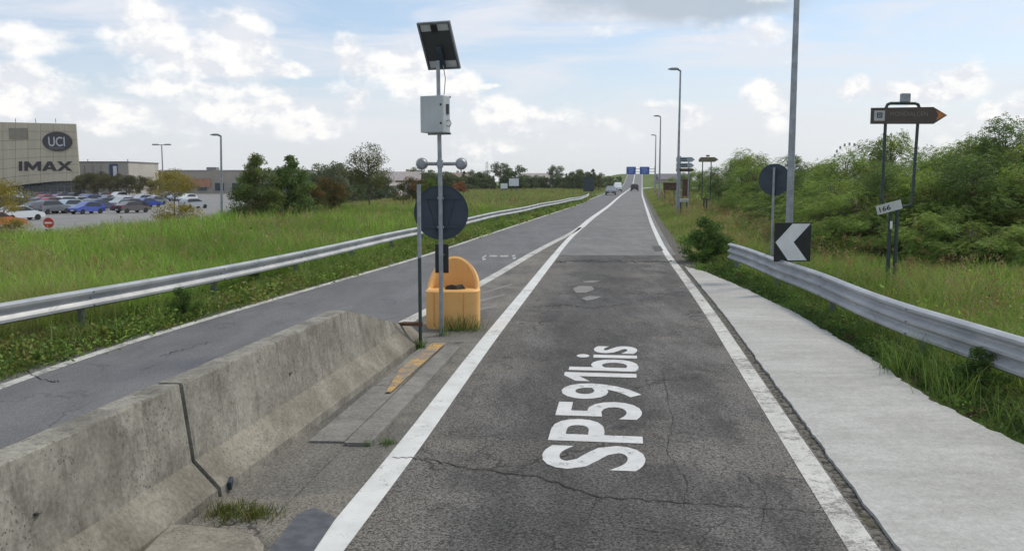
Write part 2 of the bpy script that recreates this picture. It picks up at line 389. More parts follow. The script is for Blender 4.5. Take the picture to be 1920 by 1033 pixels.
# ------------------------------------------------------------------ plan of the road (x of each line as a function of distance y)
def poly_fn(pts):
    ys = np.array([p[1] for p in pts]); xs = np.array([p[0] for p in pts])
    def fn(y):
        y = np.asarray(y, float)
        r = np.interp(y, ys, xs)
        r = np.where(y < ys[0], xs[0] + (y - ys[0]) * (xs[1] - xs[0]) / (ys[1] - ys[0]), r)
        return np.where(y > ys[-1], xs[-1] + (y - ys[-1]) * .1468, r)
    return fn
def smooth_fn(fn, k=.10):
    def g(y):
        y = np.asarray(y, float); tot = 0
        for q in (-1, -.5, 0, .5, 1): tot = tot + fn(y * (1 + q * k))
        return tot / 5
    return g
XR = smooth_fn(poly_fn([(2.41,5.99),(2.87,9.66),(3.62,15.53),(4.29,21.29),(5.39,31.09),(7.97,50.2),(13.27,87.8),(21.74,147.6)]))
XL = smooth_fn(poly_fn([(-1.25,5.69),(-.97,7.98),(-.44,13.0),(.29,19.26),(2.13,35.1),(3.09,42.4),(5.00,55.7),(9.35,84.2),(14.6,121.5),(18.35,147.6)]))
XG = smooth_fn(poly_fn([(-1.95,15.53),(-.79,21.52),(.76,31.09),(3.25,44.6),(3.63,47.9),(4.70,55.7),(9.0,84.2),(14.3,121.5),(18.05,147.6)]))
XO = smooth_fn(poly_fn([(-6.55,4.0),(-6.19,10.43),(-5.95,13.09),(-5.05,17.97),(-2.94,28.48),(-1.4,38.42),(1.35,55.68),(6.24,86.0),(11.6,125.2),(14.9,147.6)]))
XRAIL = smooth_fn(poly_fn([(-8.3,6.0),(-7.2,12.26),(-6.53,14.85),(-5.72,19.19),(-4.76,24.5),(-3.4,33.0),(-1.61,44.2),(2.6,68.6),(7.54,96.1),(12.6,140)]), .06)
def ROADZ(y):
    y = np.asarray(y, float); q = np.clip(y - 270, 0, 114); z = .00025 * q * q
    t = np.clip(y - 384, 0, 90); return z + .057 * t - .057 * t * t / 180
def sst(a, b, v):
    t = np.clip((np.asarray(v, float) - a) / (b - a), 0, 1); return t * t * (3 - 2 * t)
LOT_Z = -1.6
def TZ(x, y):                              # terrain height
    x = np.asarray(x, float); y = np.asarray(y, float)
    yy = np.clip(y, 0, 600)
    dl = XO(yy) - 1.2 - x; dr = x - (XR(yy) + 2.6)
    d = np.maximum(np.maximum(dl, dr), 0)
    z = ROADZ(yy) * (1 - sst(1.5, 26, d))
    dd = x - (XO(yy) - 2.0); dd = -dd
    s0 = 9 + .10 * yy
    drop = sst(0, 14, dd - s0) * 1.62
    drop = drop * sst(0, 1, np.where(x / np.maximum(yy, 5) < -.05, 1.0, .55))
    bump = .05 * np.sin(x * .9 + 1.3 * np.sin(y * .37)) * np.sin(y * .61) * sst(0, 2.5, d)
    return z - .035 - drop + bump * (1 - sst(0, 1, drop))

# ------------------------------------------------------------------ ground, roads, markings
def axis(rng):
    out = []
    for a, b, s in rng: out += list(np.arange(a, b, s))
    return np.array(out + [rng[-1][1]])
gx = axis([(-2600, -300, 230), (-300, -60, 12), (-60, -26, 2), (-26, 30, .8), (30, 90, 3), (90, 330, 16), (330, 2600, 227)])
gy = axis([(-30, 4, 3), (4, 40, .8), (40, 110, 2), (110, 270, 5), (270, 500, 8), (500, 900, 40), (900, 2500, 400)])
XX, YY = np.meshgrid(gx, gy); ZZ = TZ(XX, YY)
under = (XX > XO(np.clip(YY, 0, 600)) - .35) & (XX < XR(np.clip(YY, 0, 600)) + .5) & (YY < 560)
ZZ = np.where(under, ZZ - .10, ZZ)
nx, ny = len(gx), len(gy); idx = np.arange(nx * ny).reshape(ny, nx)
quads = np.stack([idx[:-1, :-1], idx[:-1, 1:], idx[1:, 1:], idx[1:, :-1]], -1).reshape(-1, 4)
gme = np_mesh('ground', np.stack([XX, YY, ZZ], -1).reshape(-1, 3), quads.ravel(), np.full(len(quads), 4), GROUND)
gme.polygons.foreach_set('use_smooth', [True] * len(gme.polygons))
tag(link('ground', gme), 'grassy ground spreading out on both sides of the road', kind='structure')

def strip(name, fa, fb, y0, y1, m, dz=0.0, step=1.0, parent=None, cols=1, skirt=.12):
    n = max(2, int((y1 - y0) / step) + 1); ys = np.linspace(y0, y1, n); b = MB(); vs = []
    for y in ys:
        a, c = float(fa(y)), float(fb(y)); z = float(ROADZ(y)) + dz
        for k in range(cols + 1): vs.append((a + (c - a) * k / cols, y, z))
    w_ = cols + 1; fs = [(i * w_ + k, i * w_ + k + 1, (i + 1) * w_ + k + 1, (i + 1) * w_ + k) for i in range(n - 1) for k in range(cols)]
    b.add(vs, fs); me = bpy.data.meshes.new(name); me.from_pydata(b.v, [], b.f); me.materials.append(m)
    return link(name, me, parent)
SEAM = 29.2
road = strip('road', lambda y: XL(y) - .06, lambda y: XR(y) + .13, -2, SEAM, A_NEAR)
tag(road, 'worn dark asphalt of the near lane with cracks', kind='structure')
road2 = strip('road', lambda y: XL(y) - .06 if y < 44.5 else float(np.interp(y, [44.5, 48], [XL(44.5) - .06, XG(48) + .05])) if y < 48 else XG(y) + .05, lambda y: XR(y) + .30, SEAM, 470, A_FAR, step=1.5)
tag(road2, 'smoother grey asphalt of the lane beyond the seam', kind='structure')
opp = strip('road', lambda y: XO(y) - .42, lambda y: XG(y) + .05, -2, 470, A_OPP, step=1.5)
tag(opp, 'bluish grey asphalt of the oncoming lane left of the barrier', kind='structure')
gore = strip('road', lambda y: XG(y) + .05, lambda y: max(float(XL(y)) - .06 if y < 44.5 else float(np.interp(y, [44.5, 48], [XL(44.5) - .06, XG(48) + .05])), float(XG(y)) + .051), -2, 48, A_GORE)
tag(gore, 'brownish worn asphalt wedge between the two lanes', kind='structure')
link_obj = road
# edge and lane lines
def line(fn, wdt, y0, y1, parent, m=P_WHITE, dz=.004, step=.6, name='lane_line'):
    return strip(name, lambda y: fn(y) - wdt / 2, lambda y: fn(y) + wdt / 2, y0, y1, m, dz, step, parent)
line(XL, .235, -2, SEAM, road); line(XL, .21, SEAM, 46.5, road2); line(lambda y: XG(y) + .20, .34, 46.5, 470, road2, step=2)
line(XR, .215, -2, SEAM, road, P_WORN); line(XR, .20, SEAM, 470, road2, step=1.5)
line(lambda y: XG(y) + .13, .26, 14.2, 46.5, opp, P_WORN)
line(XO, .17, 3, 470, opp, P_WORN, step=1.5)
# lettering laid along the lane, tops of the letters to the left
def text_xy(body):
    me = text_mesh(body, 'tmp', 1.0, P_TEXT, align='LEFT', offset=.018); c_ = np.empty(len(me.vertices) * 3, np.float32); me.vertices.foreach_get('co', c_); c_ = c_.reshape(-1, 3)[:, :2]
    f_ = [tuple(p.vertices) for p in me.polygons]; bpy.data.meshes.remove(me); return c_, f_
c1, f1_ = text_xy('SP59'); c2, f2_ = text_xy('bis'); w1 = c1[:, 0].max(); cap = .73
one = np.array([(.20, 0), (.33, 0), (.33, .73), (.22, .73), (.04, .60), (.04, .46), (.20, .575)]) + [w1 + .03, 0]
c2 = c2 - [c2[:, 0].min(), 0] + [w1 + .44, 0]
co = np.concatenate([c1, one, c2]); n1_, n2_ = len(c1), len(c1) + 7
faces_ = f1_ + [(n1_, n1_ + 1, n1_ + 2, n1_ + 3, n1_ + 6), (n1_ + 3, n1_ + 4, n1_ + 5, n1_ + 6)] + [tuple(i + n2_ for i in f) for f in f2_]
a_, b_ = co.min(0), co.max(0); u_ = (co[:, 0] - a_[0]) / (b_[0] - a_[0]); v_ = co[:, 1] / cap
TEXT_A, TEXT_B = (1.115, 7.30), (1.84, 13.00)              # baseline start / end on the asphalt
L_ = math.hypot(TEXT_B[0] - TEXT_A[0], TEXT_B[1] - TEXT_A[1]); tx, ty = (TEXT_B[0] - TEXT_A[0]) / L_, (TEXT_B[1] - TEXT_A[1]) / L_
TEXT_CAP = .92
newc = np.stack([TEXT_A[0] + u_ * L_ * tx - v_ * TEXT_CAP * ty, TEXT_A[1] + u_ * L_ * ty + v_ * TEXT_CAP * tx, np.full(len(u_), .0045)], 1)
tm = bpy.data.meshes.new('road_lettering'); tm.from_pydata([tuple(map(float, q)) for q in newc], [], faces_); tm.materials.append(P_TEXT)
lt = link('road_lettering', tm, road); lt['label'] = 'white painted lettering SP591bis along the near lane'
# smaller painted marks, old ghost arrow
def flat(name, polys, z, m, parent):
    b = MB()
    for poly in polys: b.add([(*G(*q), z) for q in poly], [tuple(range(len(poly)))])
    me = bpy.data.meshes.new(name); me.from_pydata(b.v, [], b.f); me.materials.append(m); return link(name, me, parent)
flat('faded_arrow', [[(1074,541),(1086,536),(1110,537),(1114,543),(1098,549),(1080,549)]], .004, P_GHOST, road)
flat('faded_arrow', [[(1092,528),(1108,526),(1126,527),(1112,530),(1096,530)]], .004, P_GHOST, road)
flat('faded_arrow', [[(1090,559),(1106,555),(1128,556),(1116,561),(1100,564)]], .004, P_GHOST, road)
for poly in ([(903,483),(911,478),(912,480),(906,485)], [(918,479),(933,479),(933,482),(918,482)], [(938,479),(953,479),(953,482),(938,482)],
             [(959,480),(966,478),(966,480),(961,482)], [(961,484),(967,482),(967,485),(962,486)], [(904,486),(911,485),(911,487),(905,488)]):
    flat('small_mark', [poly], .0045, P_WORN, opp)
for poly in ([(898,579),(930,572),(932,575),(898,583)], [(898,563),(945,551),(948,553),(898,567)], [(905,548),(960,532),(962,534),(905,551)]):
    flat('hatch_mark', [poly], .004, P_GHOST, gore)
# cracks cut across the near lane
random.seed(5)
def crack(pts, wd, parent, n=10):
    P = []
    for (p, q) in zip(pts[:-1], pts[1:]):
        for k in range(n):
            t = k / n; P.append((p[0] + (q[0] - p[0]) * t, p[1] + (q[1] - p[1]) * t))
    P.append(pts[-1]); P = [G(x + random.uniform(-2, 2), y + random.uniform(-2.4, 2.4)) for x, y in P]
    vs = []
    for i, (x, y) in enumerate(P):
        t0 = P[max(0, i - 1)]; t1 = P[min(len(P) - 1, i + 1)]; dx, dy = t1[0] - t0[0], t1[1] - t0[1]; l = math.hypot(dx, dy) or 1
        ww = wd * random.uniform(.35, 1.2) * (.3 if i in (0, len(P) - 1) else 1)
        vs += [(x - dy / l * ww, y + dx / l * ww, .0062), (x + dy / l * ww, y - dx / l * ww, .0062)]
    fs = [(2 * i, 2 * i + 1, 2 * i + 3, 2 * i + 2) for i in range(len(P) - 1)]
    me = bpy.data.meshes.new('crack'); me.from_pydata(vs, [], fs); me.materials.append(mat('crack_dark', (.022, .021, .02), .95))  # thin near-black strip drawn as a real crack
    return link('crack', me, parent)
crack([(735,856),(800,862),(900,880),(1020,897),(1120,930),(1240,940),(1400,950),(1560,962)], .008, road)
crack([(1240,690),(1262,790),(1250,845),(1290,905),(1280,960)], .003, road)
crack([(1395,885),(1440,930),(1425,1000)], .003, road)
crack([(1120,930),(1100,985),(1150,1030)], .003, road)
crack([(1180,985),(1300,1010),(1390,1030)], .004, road)
crack([(1000,575),(1060,572),(1100,577),(1190,570)], .012, road)
crack([(1040,490.5),(1120,489.5),(1200,491),(1262,490)], .03, road, 26)
flat('patch_repair', [[(1222,462),(1238,461),(1244,470),(1228,472)]], .0042, mat('patch_dark', (.07, .068, .066), .9, 0, .3, 6), road2)
crack([(1165,550),(1230,552),(1290,549)], .014, road)
crack([(20,680),(80,712),(110,716)], .010, opp); crack([(300,668),(345,655),(400,640)], .008, opp)
# crumbling dark joint between the edge line and the concrete walkway
random.seed(8)
def ragged(fn, amp, s):
    r = random.Random(s); t1 = [r.uniform(-1, 1) for _ in range(400)]; t2 = [r.gauss(0, .6) for _ in range(800)]; k1 = np.arange(400) * .31; k2 = np.arange(800) * .085
    return lambda y: fn(y) + amp * (float(np.interp(y, k1, t1)) + float(np.interp(y, k2, t2)))
joint = strip('gutter_joint', lambda y: XR(y) + .13, lambda y: XR(y) + .36, -2, SEAM, GRIT, -.012, .15)
tag(joint, 'dark gritty joint between the edge line and pale walkway', kind='structure')
def slab_out(y): return np.interp(y, [0, 7.9, 9.9, 12.6, 16.2, 20.2, 23.5, 25.2], [4.85, 4.78, 4.74, 5.06, 5.30, 5.34, 5.25, 5.00])
slab_in = ragged(lambda y: XR(y) + .235, .009, 3)
slab = strip('pavement', slab_in, ragged(slab_out, .022, 4), 1.5, 25.2, CONC_SLAB, .016, .04, None, 4)
tag(slab, 'pale concrete walkway along the right edge of the lane', kind='structure')
sb = MB()
for k in range(0, 592):
    ya, yb = 1.5 + k * .04, 1.5 + (k + 1) * .04
    sb.add([(slab_in(ya), ya, .016), (slab_in(yb), yb, .016), (slab_in(yb), yb, -.05), (slab_in(ya), ya, -.05)], [(0, 1, 2, 3)])
sb.build('pavement_edge', CONC_SLAB, slab)
# right side shoulder beyond the slab
sh = strip('road_shoulder', lambda y: XR(y) + .28, lambda y: XR(y) + .72, 24.9, 180, GRIT, -.006, 1.0)
tag(sh, 'narrow gritty shoulder beyond the end of the walkway', kind='structure')
# side road that leaves to the right far ahead
side = MB(); side.add([(XR(262) + .2, 262, .01), (XR(262) + 34, 285, -.02), (XR(262) + 34, 297, -.02), (XR(286) + .2, 286, .08)], [(0, 1, 2, 3)])
tag(side.build('side_road', mat('side_road_pale', (.36, .34, .31), .9, 0, .1, .5)), 'pale side road leaving to the right far ahead', kind='structure')
# car park
lot = MB(); lot.slab([(-330, 62), (-20.5, 62), (-31, 120), (-62, 300), (-330, 300)], LOT_Z - .25, LOT_Z + .03)
lot_o = lot.build('car_park', A_LOT); tag(lot_o, 'wide pale asphalt car park in front of the cinema', kind='structure')

# ------------------------------------------------------------------ concrete barriers, kerb, footing
BAR_X = lambda y: -2.66 + .143 * (y - 6.72)
def barrier_section(hs, sw=1.0):           # half profile of a new-jersey barrier, scaled to height hs
    pr = [(-.38, 0), (-.375, .075), (-.175, .30), (-.102, .90), (-.093, .915), (.093, .915), (.102, .90), (.175, .30), (.375, .075), (.38, 0)]
    return [(x, min(z, hs) if z > 0 else 0) for x, z in pr]
def barrier(y0, y1, label, slope_end=False):
    root = empty('concrete_barrier', (BAR_X(y0), y0, 0)); tag(root, label, 'barrier', 'concrete barriers between the lanes')
    b = MB(); ys = list(np.linspace(y0, y1 - 2.75, 16)) + list(np.linspace(y1 - 2.5, y1, 14)) if slope_end else list(np.linspace(y0, y1, 22))
    r = random.Random(int(y0 * 10)); rings = []
    for i, y in enumerate(ys):
        hs = 10 if not slope_end else (10 if y < y1 - 2.75 else .915 - (y - (y1 - 2.75)) / 2.75 * .64)
        inset = .012 if i in (0, len(ys) - 1) else 0
        ring = []
        for x, z in barrier_section(hs):
            x2 = x * (1 - inset * 2)
            ring.append((BAR_X(y) + x2 - BAR_X(y0) + r.uniform(-.003, .003), y - y0, z + (r.uniform(-.003, .003) if z > .1 else 0)))
        rings.append(ring)
    n = len(rings[0]); vs = [p for q in rings for p in q]
    fs = [(i * n + k, i * n + k + 1, (i + 1) * n + k + 1, (i + 1) * n + k) for i in range(len(rings) - 1) for k in range(n - 1)]
    fs += [tuple(range(n)), tuple((len(rings) - 1) * n + k for k in range(n - 1, -1, -1))]
    b.add(vs, fs); me = b.mesh('barrier_body', CONC)
    me.materials.append(CONC_FOOT)
    for p in me.polygons:
        if abs(p.normal.z) > .3 and p.center.z < .29: p.material_index = 1
    link('barrier_body', me, root)
    for yy, zz in ((.3, .55), (.72, .55)):
        y = y0 + (y1 - y0) * yy
        if not (slope_end and yy > .6):
            MB().lathe((BAR_X(y) - BAR_X(y0) + .139, y - y0, zz), [(.020, -.004), (.034, .0), (.034, .012), (.02, .014)], 10).build('lifting_socket', GRIT, root)
    return root
barrier(.55, 6.66, 'near concrete barrier section with pitted grey face')
B2 = barrier(6.72, 13.3, 'far concrete barrier section whose end slopes down to the ground', True)
br = MB(); br.box((BAR_X(6.69) + .40, 6.86, .06), (.03, .10, .07), .14, .2, .012)
tag(br.build('joint_bracket', SIGNBACK), 'dark steel bracket at the foot of the barrier joint', 'bracket')
ft = MB(); r_ = random.Random(2); outl = []
for (x, y) in ((-2.5, .6), (-1.50, .6), (-1.56, 4.6), (-1.62, 5.45), (-1.66, 5.66), (-1.74, 5.80), (-1.86, 5.88), (-2.02, 5.93), (-2.2, 5.97), (-2.42, 6.0)): outl.append((x, y))
n = len(outl); vs = [(x, y, -.02) for x, y in outl] + [(x, y, .05) for x, y in outl] + [(-2.1 + (x + 2.1) * .90, y - (.05 if y > 5 else 0), .085) for x, y in outl]
ft.add(vs, [tuple(range(2 * n, 3 * n))] + [(k + q * n, (k + 1) % n + q * n, (k + 1) % n + (q + 1) * n, k + (q + 1) * n) for k in range(n) for q in (0, 1)])
tag(ft.build('concrete_footing', CONC_FOOT), 'low rounded concrete footing in front of the near barrier', 'footing')
# kerb stones between barrier and lane line
kerb = empty('kerb', (0, 0, 0)); kerb['kind'] = 'structure'; kerb['label'] = 'flat concrete kerb strip between the barrier and the lane'
KX = lambda y: -1.58 + .118 * (y - 8.0)
def kstone(y0, y1, w0, m, z=.035, dx=0.0):
    b = MB(); b.slab([(KX(y0) + dx, y0), (KX(y0) + dx + w0, y0 - .02), (KX(y1) + dx + w0, y1), (KX(y1) + dx, y1)], -.05, z)
    return b.build('kerb_stone', m, kerb)
kstone(8.05, 10.35, .25, CONC_KERB); kstone(10.38, 12.9, .24, CONC_KERB, .032)
kstone(8.15, 10.4, .34, CONC_KERB, .020, -.37); kstone(10.42, 13.1, .30, CONC_KERB, .022, -.35)
kstone(5.3, 7.9, .30, A_GORE, .012, -.28)
yb = MB(); yb.add([(KX(10.0) - .12, 10.0, .0415), (KX(10.0) - .06, 10.0, .0415), (KX(13.1) - .02, 13.1, .0415), (KX(13.1) - .22, 13.1, .0415), (KX(11.2) - .26, 11.2, .0415)], [(0, 1, 2, 3, 4)])
yb.build('yellow_stripe', P_YELLOW, kerb)
dp = MB(); dp.slab([(-1.64, 5.2), (-1.36, 5.2), (-1.30, 6.25), (-1.50, 6.45), (-1.60, 6.3)], -.03, .016)
tag(dp.build('drain_cover', mat('slate_metal', (.10, .105, .115), .6, .3, .25, 9)), 'dark grey metal plate beside the footing and lane line', 'plate')

# ------------------------------------------------------------------ guardrails
WPROF = [(.0, .75), (.035, .742), (.083, .715), (.083, .675), (.03, .635), (.005, .605), (.005, .585), (.03, .555), (.083, .515), (.083, .475), (.035, .448), (.0, .44)]
BOLT = MB().box((0, 0, 0), (.028, .028, .028), 0, 0, .006).mesh('bolt', GALV_DK)
TPROF = [(.0, .78), (.035, .772), (.083, .745), (.083, .71), (.03, .675), (.005, .65), (.005, .635), (.03, .61), (.083, .575), (.083, .54), (.03, .505), (.005, .48), (.005, .465), (.03, .44), (.083, .405), (.083, .37), (.035, .335), (.0, .327)]
def guardrail(pts, label, side, seg=4.0, post_back=.16, name='guardrail', zfun=None, prof=WPROF):
    # pts: list of (x,y); side=+1: waves face +x
    d = [0]
    for p, q in zip(pts[:-1], pts[1:]): d.append(d[-1] + math.hypot(q[0] - p[0], q[1] - p[1]))
    xs = [p[0] for p in pts]; ys = [p[1] for p in pts]
    at = lambda s: (float(np.interp(s, d, xs)), float(np.interp(s, d, ys)))
    root = empty(name, (*pts[0], 0)); tag(root, label, 'guardrail', 'steel guardrails along the road')
    ox, oy = pts[0]; s = 0; k = 0; r = random.Random(7)
    while s < d[-1] - .5:
        e = min(s + seg + .22, d[-1]); b = MB(); m_ = 6; rings = []
        for j in range(m_ + 1):
            t = s + (e - s) * j / m_; x, y = at(t); x2, y2 = at(min(t + .3, d[-1])); x1, y1 = at(max(0, t - .3))
            tx_, ty_ = x2 - x1, y2 - y1; l = math.hypot(tx_, ty_); nx_, ny_ = ty_ / l * side, -tx_ / l * side
            off = .004 if (k % 2) else 0.0
            dz = zfun(t) if zfun else 0.0
            front = [(x + nx_ * (a + off) - ox, y + ny_ * (a + off) - oy, z + dz) for a, z in prof]
            back = [(x + nx_ * (a + off - .0035) - ox, y + ny_ * (a + off - .0035) - oy, z + dz) for a, z in reversed(prof)]
            rings.append(front + back)
        n = len(rings[0]); b.add([p for q in rings for p in q], [(i * n + q, i * n + (q + 1) % n, (i + 1) * n + (q + 1) % n, (i + 1) * n + q) for i in range(m_) for q in range(n)] + [tuple(range(n)), tuple(m_ * n + q for q in range(n - 1, -1, -1))])
        o = b.build('rail_beam', GALV, root, True)
        for zz in ((.70, .60, .49) if prof is WPROF else (.727, .557, .388)):
            x, y = at(s + .12); x2, y2 = at(min(s + .4, d[-1])); tx_, ty_ = x2 - x, y2 - y; l = math.hypot(tx_, ty_) or 1
            nx_, ny_ = ty_ / l * side, -tx_ / l * side
            a = .088 if zz != .60 else .012
            bo_ = link('bolt', BOLT, o); bo_.location = (x + nx_ * a - ox, y + ny_ * a - oy, zz + (zfun(s) if zfun else 0))
        x, y = at(s + .11); x2, y2 = at(min(s + .4, d[-1])); tx_, ty_ = x2 - x, y2 - y; l = math.hypot(tx_, ty_) or 1
        nx_, ny_ = ty_ / l * side, -tx_ / l * side; ang = math.atan2(ty_, tx_)
        pb = MB(); pb.box((x - nx_ * post_back - ox, y - ny_ * post_back - oy, .33), (.06, .11, .74), ang, 0, .008)
        pb.box((x - nx_ * .055 - ox, y - ny_ * .055 - oy, .60), (.09, .10, .16), ang, 0, .006)
        pb.build('post', GALV_DK, root)
        s += seg; k += 1
    return root
LR = [(float(XRAIL(y)), y) for y in list(np.arange(6, 40, 1.5)) + list(np.arange(40, 126, 3.0))]
guardrail(LR, 'long steel guardrail on the grassy verge left of the oncoming lane', +1, zfun=lambda t: .02 * math.sin(t * .33) - .12 * float(sst(78, 110, t)))
RR = [(6.02, 24.2), (5.98, 21.5), (5.86, 17.8), (5.66, 14.5), (5.56, 12.2), (5.57, 10.4), (5.66, 8.6), (5.80, 6.5), (5.95, 4.2)]
guardrail(RR, 'steel guardrail on the right behind the pale walkway', +1, zfun=lambda t: -.02 + .012 * math.sin(t), prof=TPROF)

# ------------------------------------------------------------------ solar warning post on the gore
def text_child(body, x0, x1, z0, z1, y, m, parent, offset=0.0, name='lettering'):
    me = text_mesh(body, name, 1.0, m, offset=offset); return link(name, fit_text(me, x0, x1, z0, z1, y), parent)
S = empty('solar_warning_post', (-1.13, 13.95, 0)); tag(S, 'tall grey post with solar panel, cabinet, two lamps and round sign back', 'sign post')
MB().tube([(0, 0, -.1), (0, 0, 2.2), (-.02, 0, 4.32)], [.036, .036, .030], 14).build('pole', GALV_POLE, S, True)
pan = empty('solar_panel', (0, 0, 4.55)); pan.parent = S
pan.rotation_euler = (math.radians(-58), 0, math.radians(-20))     # face up and away, underside towards the viewer
pm_ = MB(); pm_.box((0, 0, 0), (.50, .72, .022)).build('panel_laminate', PANEL_BACK, pan)
fr = MB()
for sx in (-1, 1): fr.box((sx * .262, 0, -.008), (.026, .772, .042))
for sy in (-1, 1): fr.box((0, sy * .373, -.008), (.498, .026, .042))
fr.build('panel_frame', GALV_DK, pan)
MB().box((.0, -.30, -.0135), (.46, .11, .004)).build('backsheet_label', PANEL_WHITE, pan)
MB().box((.0, .30, -.0135), (.46, .11, .004)).build('backsheet_label', PANEL_WHITE, pan)
MB().box((.0, -.295, -.03), (.10, .11, .03), 0, 0, .008).build('junction_box', BLACK, pan)
MB().box((.01, .17, -.06), (.09, .36, .05), 0, 0, .01).build('mounting_bracket', SIGNBACK, pan)
cb = empty('cabinet', (-.06, -.10, 3.49)); cb.parent = S; cb.rotation_euler = (0, 0, math.radians(-24))
MB().box((0, 0, 0), (.40, .22, .56), 0, 0, .012).build('cabinet_body', CABINET, cb)
MB().box((0, -.118, 0), (.39, .012, .55), 0, 0, .004).build('cabinet_door', CABINET, cb)
for zz in (.14, -.14): MB().box((.165, -.131, zz), (.024, .014, .03), 0, 0, .004).build('latch', BLACK, cb)
MB().box((.207, .02, .08), (.014, .07, .15), 0, 0, .004).build('vent', BLACK, cb)
for zz in (.27, -.29): MB().box((0, .125, zz), (.40, .03, .03)).build('mounting_rail', GALV_DK, cb)
MB().tube([(.20, 0, -.10), (.26, -.02, -.09), (.285, -.02, -.14), (.25, 0, -.19), (.20, 0, -.17)], .009, 6).build('cable', GALV_POLE, cb, True)
MB().tube([(.06, -.02, 4.25), (.095, -.03, 4.05), (.075, -.05, 3.80)], .007, 6).build('cable', GALV_DK, S, True)
la = MB(); la.tube([(-.30, .02, 2.735), (.30, .02, 2.735)], .028, 10).box((0, 0, 2.735), (.09, .10, .12), 0, 0, .01).build('lamp_arm', GALV_POLE, S, True)
for sx in (-.29, .33):
    L0 = MB(); L0.lathe((sx, .02, 2.735), [(.03, -.05), (.06, -.045), (.082, -.02), (.088, .02)], 24, 'Y').build('warning_lamp', GALV_POLE, S, True)
    lo = [c for c in S.children][-1]
    MB().lathe((sx, .02, 2.735), [(.096, .01), (.096, .035), (.080, .048), (.03, .056)], 24, 'Y').build('lens', LAMP_LENS, lo, True)
    MB().box((sx, -.02, 2.62), (.02, .02, .06)).build('drain_spigot', GALV_POLE, lo)
rd = MB(); rd.disc((.005, .075, 1.97), .425, .004, 56); rdo = rd.build('round_sign', SIGNBACK, S)
rim = MB(); n = 56
vs = []; fs = []
for k in range(n):
    a = k * 2 * math.pi / n
    for rr, yy in ((.425, .055), (.425, .079), (.432, .079), (.432, .055)): vs.append((.005 + rr * math.cos(a), yy, 1.97 + rr * math.sin(a)))
for k in range(n):
    for q in range(4): fs.append((k * 4 + q, k * 4 + (q + 1) % 4, ((k + 1) % n) * 4 + (q + 1) % 4, ((k + 1) % n) * 4 + q))
rim.add(vs, fs).build('rim', SIGNBACK, rdo)
for zz in (1.74, 2.20): MB().box((.005, .060, zz), (.60, .022, .036)).build('brace', SIGNBACK, rdo)
for sx in (-1, 1): MB().tube([(.005 + sx * .22, .066, 2.18), (.005 + sx * .08, .066, 1.66)], .007, 6).build('stay_wire', SIGNBACK, rdo)
for zz in (1.74, 2.20): MB().box((0, .02, zz), (.10, .075, .03)).build('clamp', GALV_POLE, S)
np_ = MB(); np_.box((.01, .062, 1.235), (.215, .03, .46), 0, 0, .006); npo = np_.build('marker_plate', BLACK, S)
MB().box((.01, .03, 1.30), (.09, .05, .03)).build('clamp', GALV_DK, S)
Gp = empty('signpost', (-1.355, 12.85, 0)); tag(Gp, 'bare steel post with rusty plate at the sloping barrier end', 'post')
MB().tube([(0, 0, -.05), (0, 0, 1.35)], .026, 12).build('lower_post', GREENPOLE, Gp, True)
MB().tube([(0, 0, 1.35), (0, 0, 2.42)], .029, 12).build('upper_post', GALV_POLE, Gp, True)
rp = MB(); rp.add([(-.40, -.02, .385), (.035, -.035, .392), (.035, .04, .40), (-.25, .05, .398), (-.40, -.02, .345), (.035, -.035, .345), (.035, .04, .355), (-.25, .05, .362)],
   [(0, 1, 2, 3), (4, 7, 6, 5), (0, 4, 5, 1), (1, 5, 6, 2), (2, 6, 7, 3), (3, 7, 4, 0)]); rp.build('rusty_plate', RUST, Gp)
# faded orange nose cushion: a tub whose far wall rises in an arch
Cx, Cy = -1.0, 14.95
cu_ = empty('crash_cushion', (Cx, Cy, 0)); tag(cu_, 'faded orange plastic crash cushion with arched back wall', 'crash cushion')
def tub_ring(rx, ry, front, n=44):
    pts = []
    for k in range(n):
        a = k * 2 * math.pi / n; x, y = rx * math.cos(a), ry * math.sin(a)
        if y < 0: # flattened near side with rounded corners
            s_ = abs(math.sin(a)) ** .35 * -1; c_ = abs(math.cos(a)) ** .35 * (1 if math.cos(a) >= 0 else -1)
            x, y = rx * c_, front * -s_ * -1
            y = -front * abs(s_)
        pts.append((x, y))
    return pts
def tub_top(x, y, rx, ry): # height of the rim
    t = max(0.0, y / ry); return .66 + .50 * math.sqrt(max(0, 1 - (x / rx) ** 2)) * (1 if y > 0 else 0)
n = 44; o0 = tub_ring(.44, .40, .40); o1 = tub_ring(.455, .42, .41); oi = tub_ring(.372, .335, .32)
tops = [tub_top(x, y, .455, .42) for x, y in o1]
vs = [(x, y, 0) for x, y in o0] + [(x, y, .06) for x, y in o1] + [(x, y, t - .03) for (x, y), t in zip(o1, tops)] + \
     [(.5 * (x + a), .5 * (y + b), t) for (x, y), (a, b), t in zip(o1, oi, tops)] + [(x, y, t - .03) for (x, y), t in zip(oi, tops)] + [(x, y, .635) for x, y in oi]
fs = [(q * n + k, q * n + (k + 1) % n, (q + 1) * n + (k + 1) % n, (q + 1) * n + k) for q in range(5) for k in range(n)] + [tuple(range(n)), tuple(5 * n + k for k in range(n))]
MB().add(vs, fs).build('cushion_shell', ORANGE, cu_, True)
for sx in (-.30, .19): MB().box((sx, -.408, .33), (.016, .014, .56), 0, 0, .005).build('moulded_rib', mat('orange_groove', (.66, .30, .075), .6), cu_)
rb = MB(); rr_ = random.Random(3)
pts = [(-.17, -.06), (-.06, .06), (.04, .03), (.10, .10), (.17, .06), (.19, -.02), (.05, -.09), (-.08, -.09)]
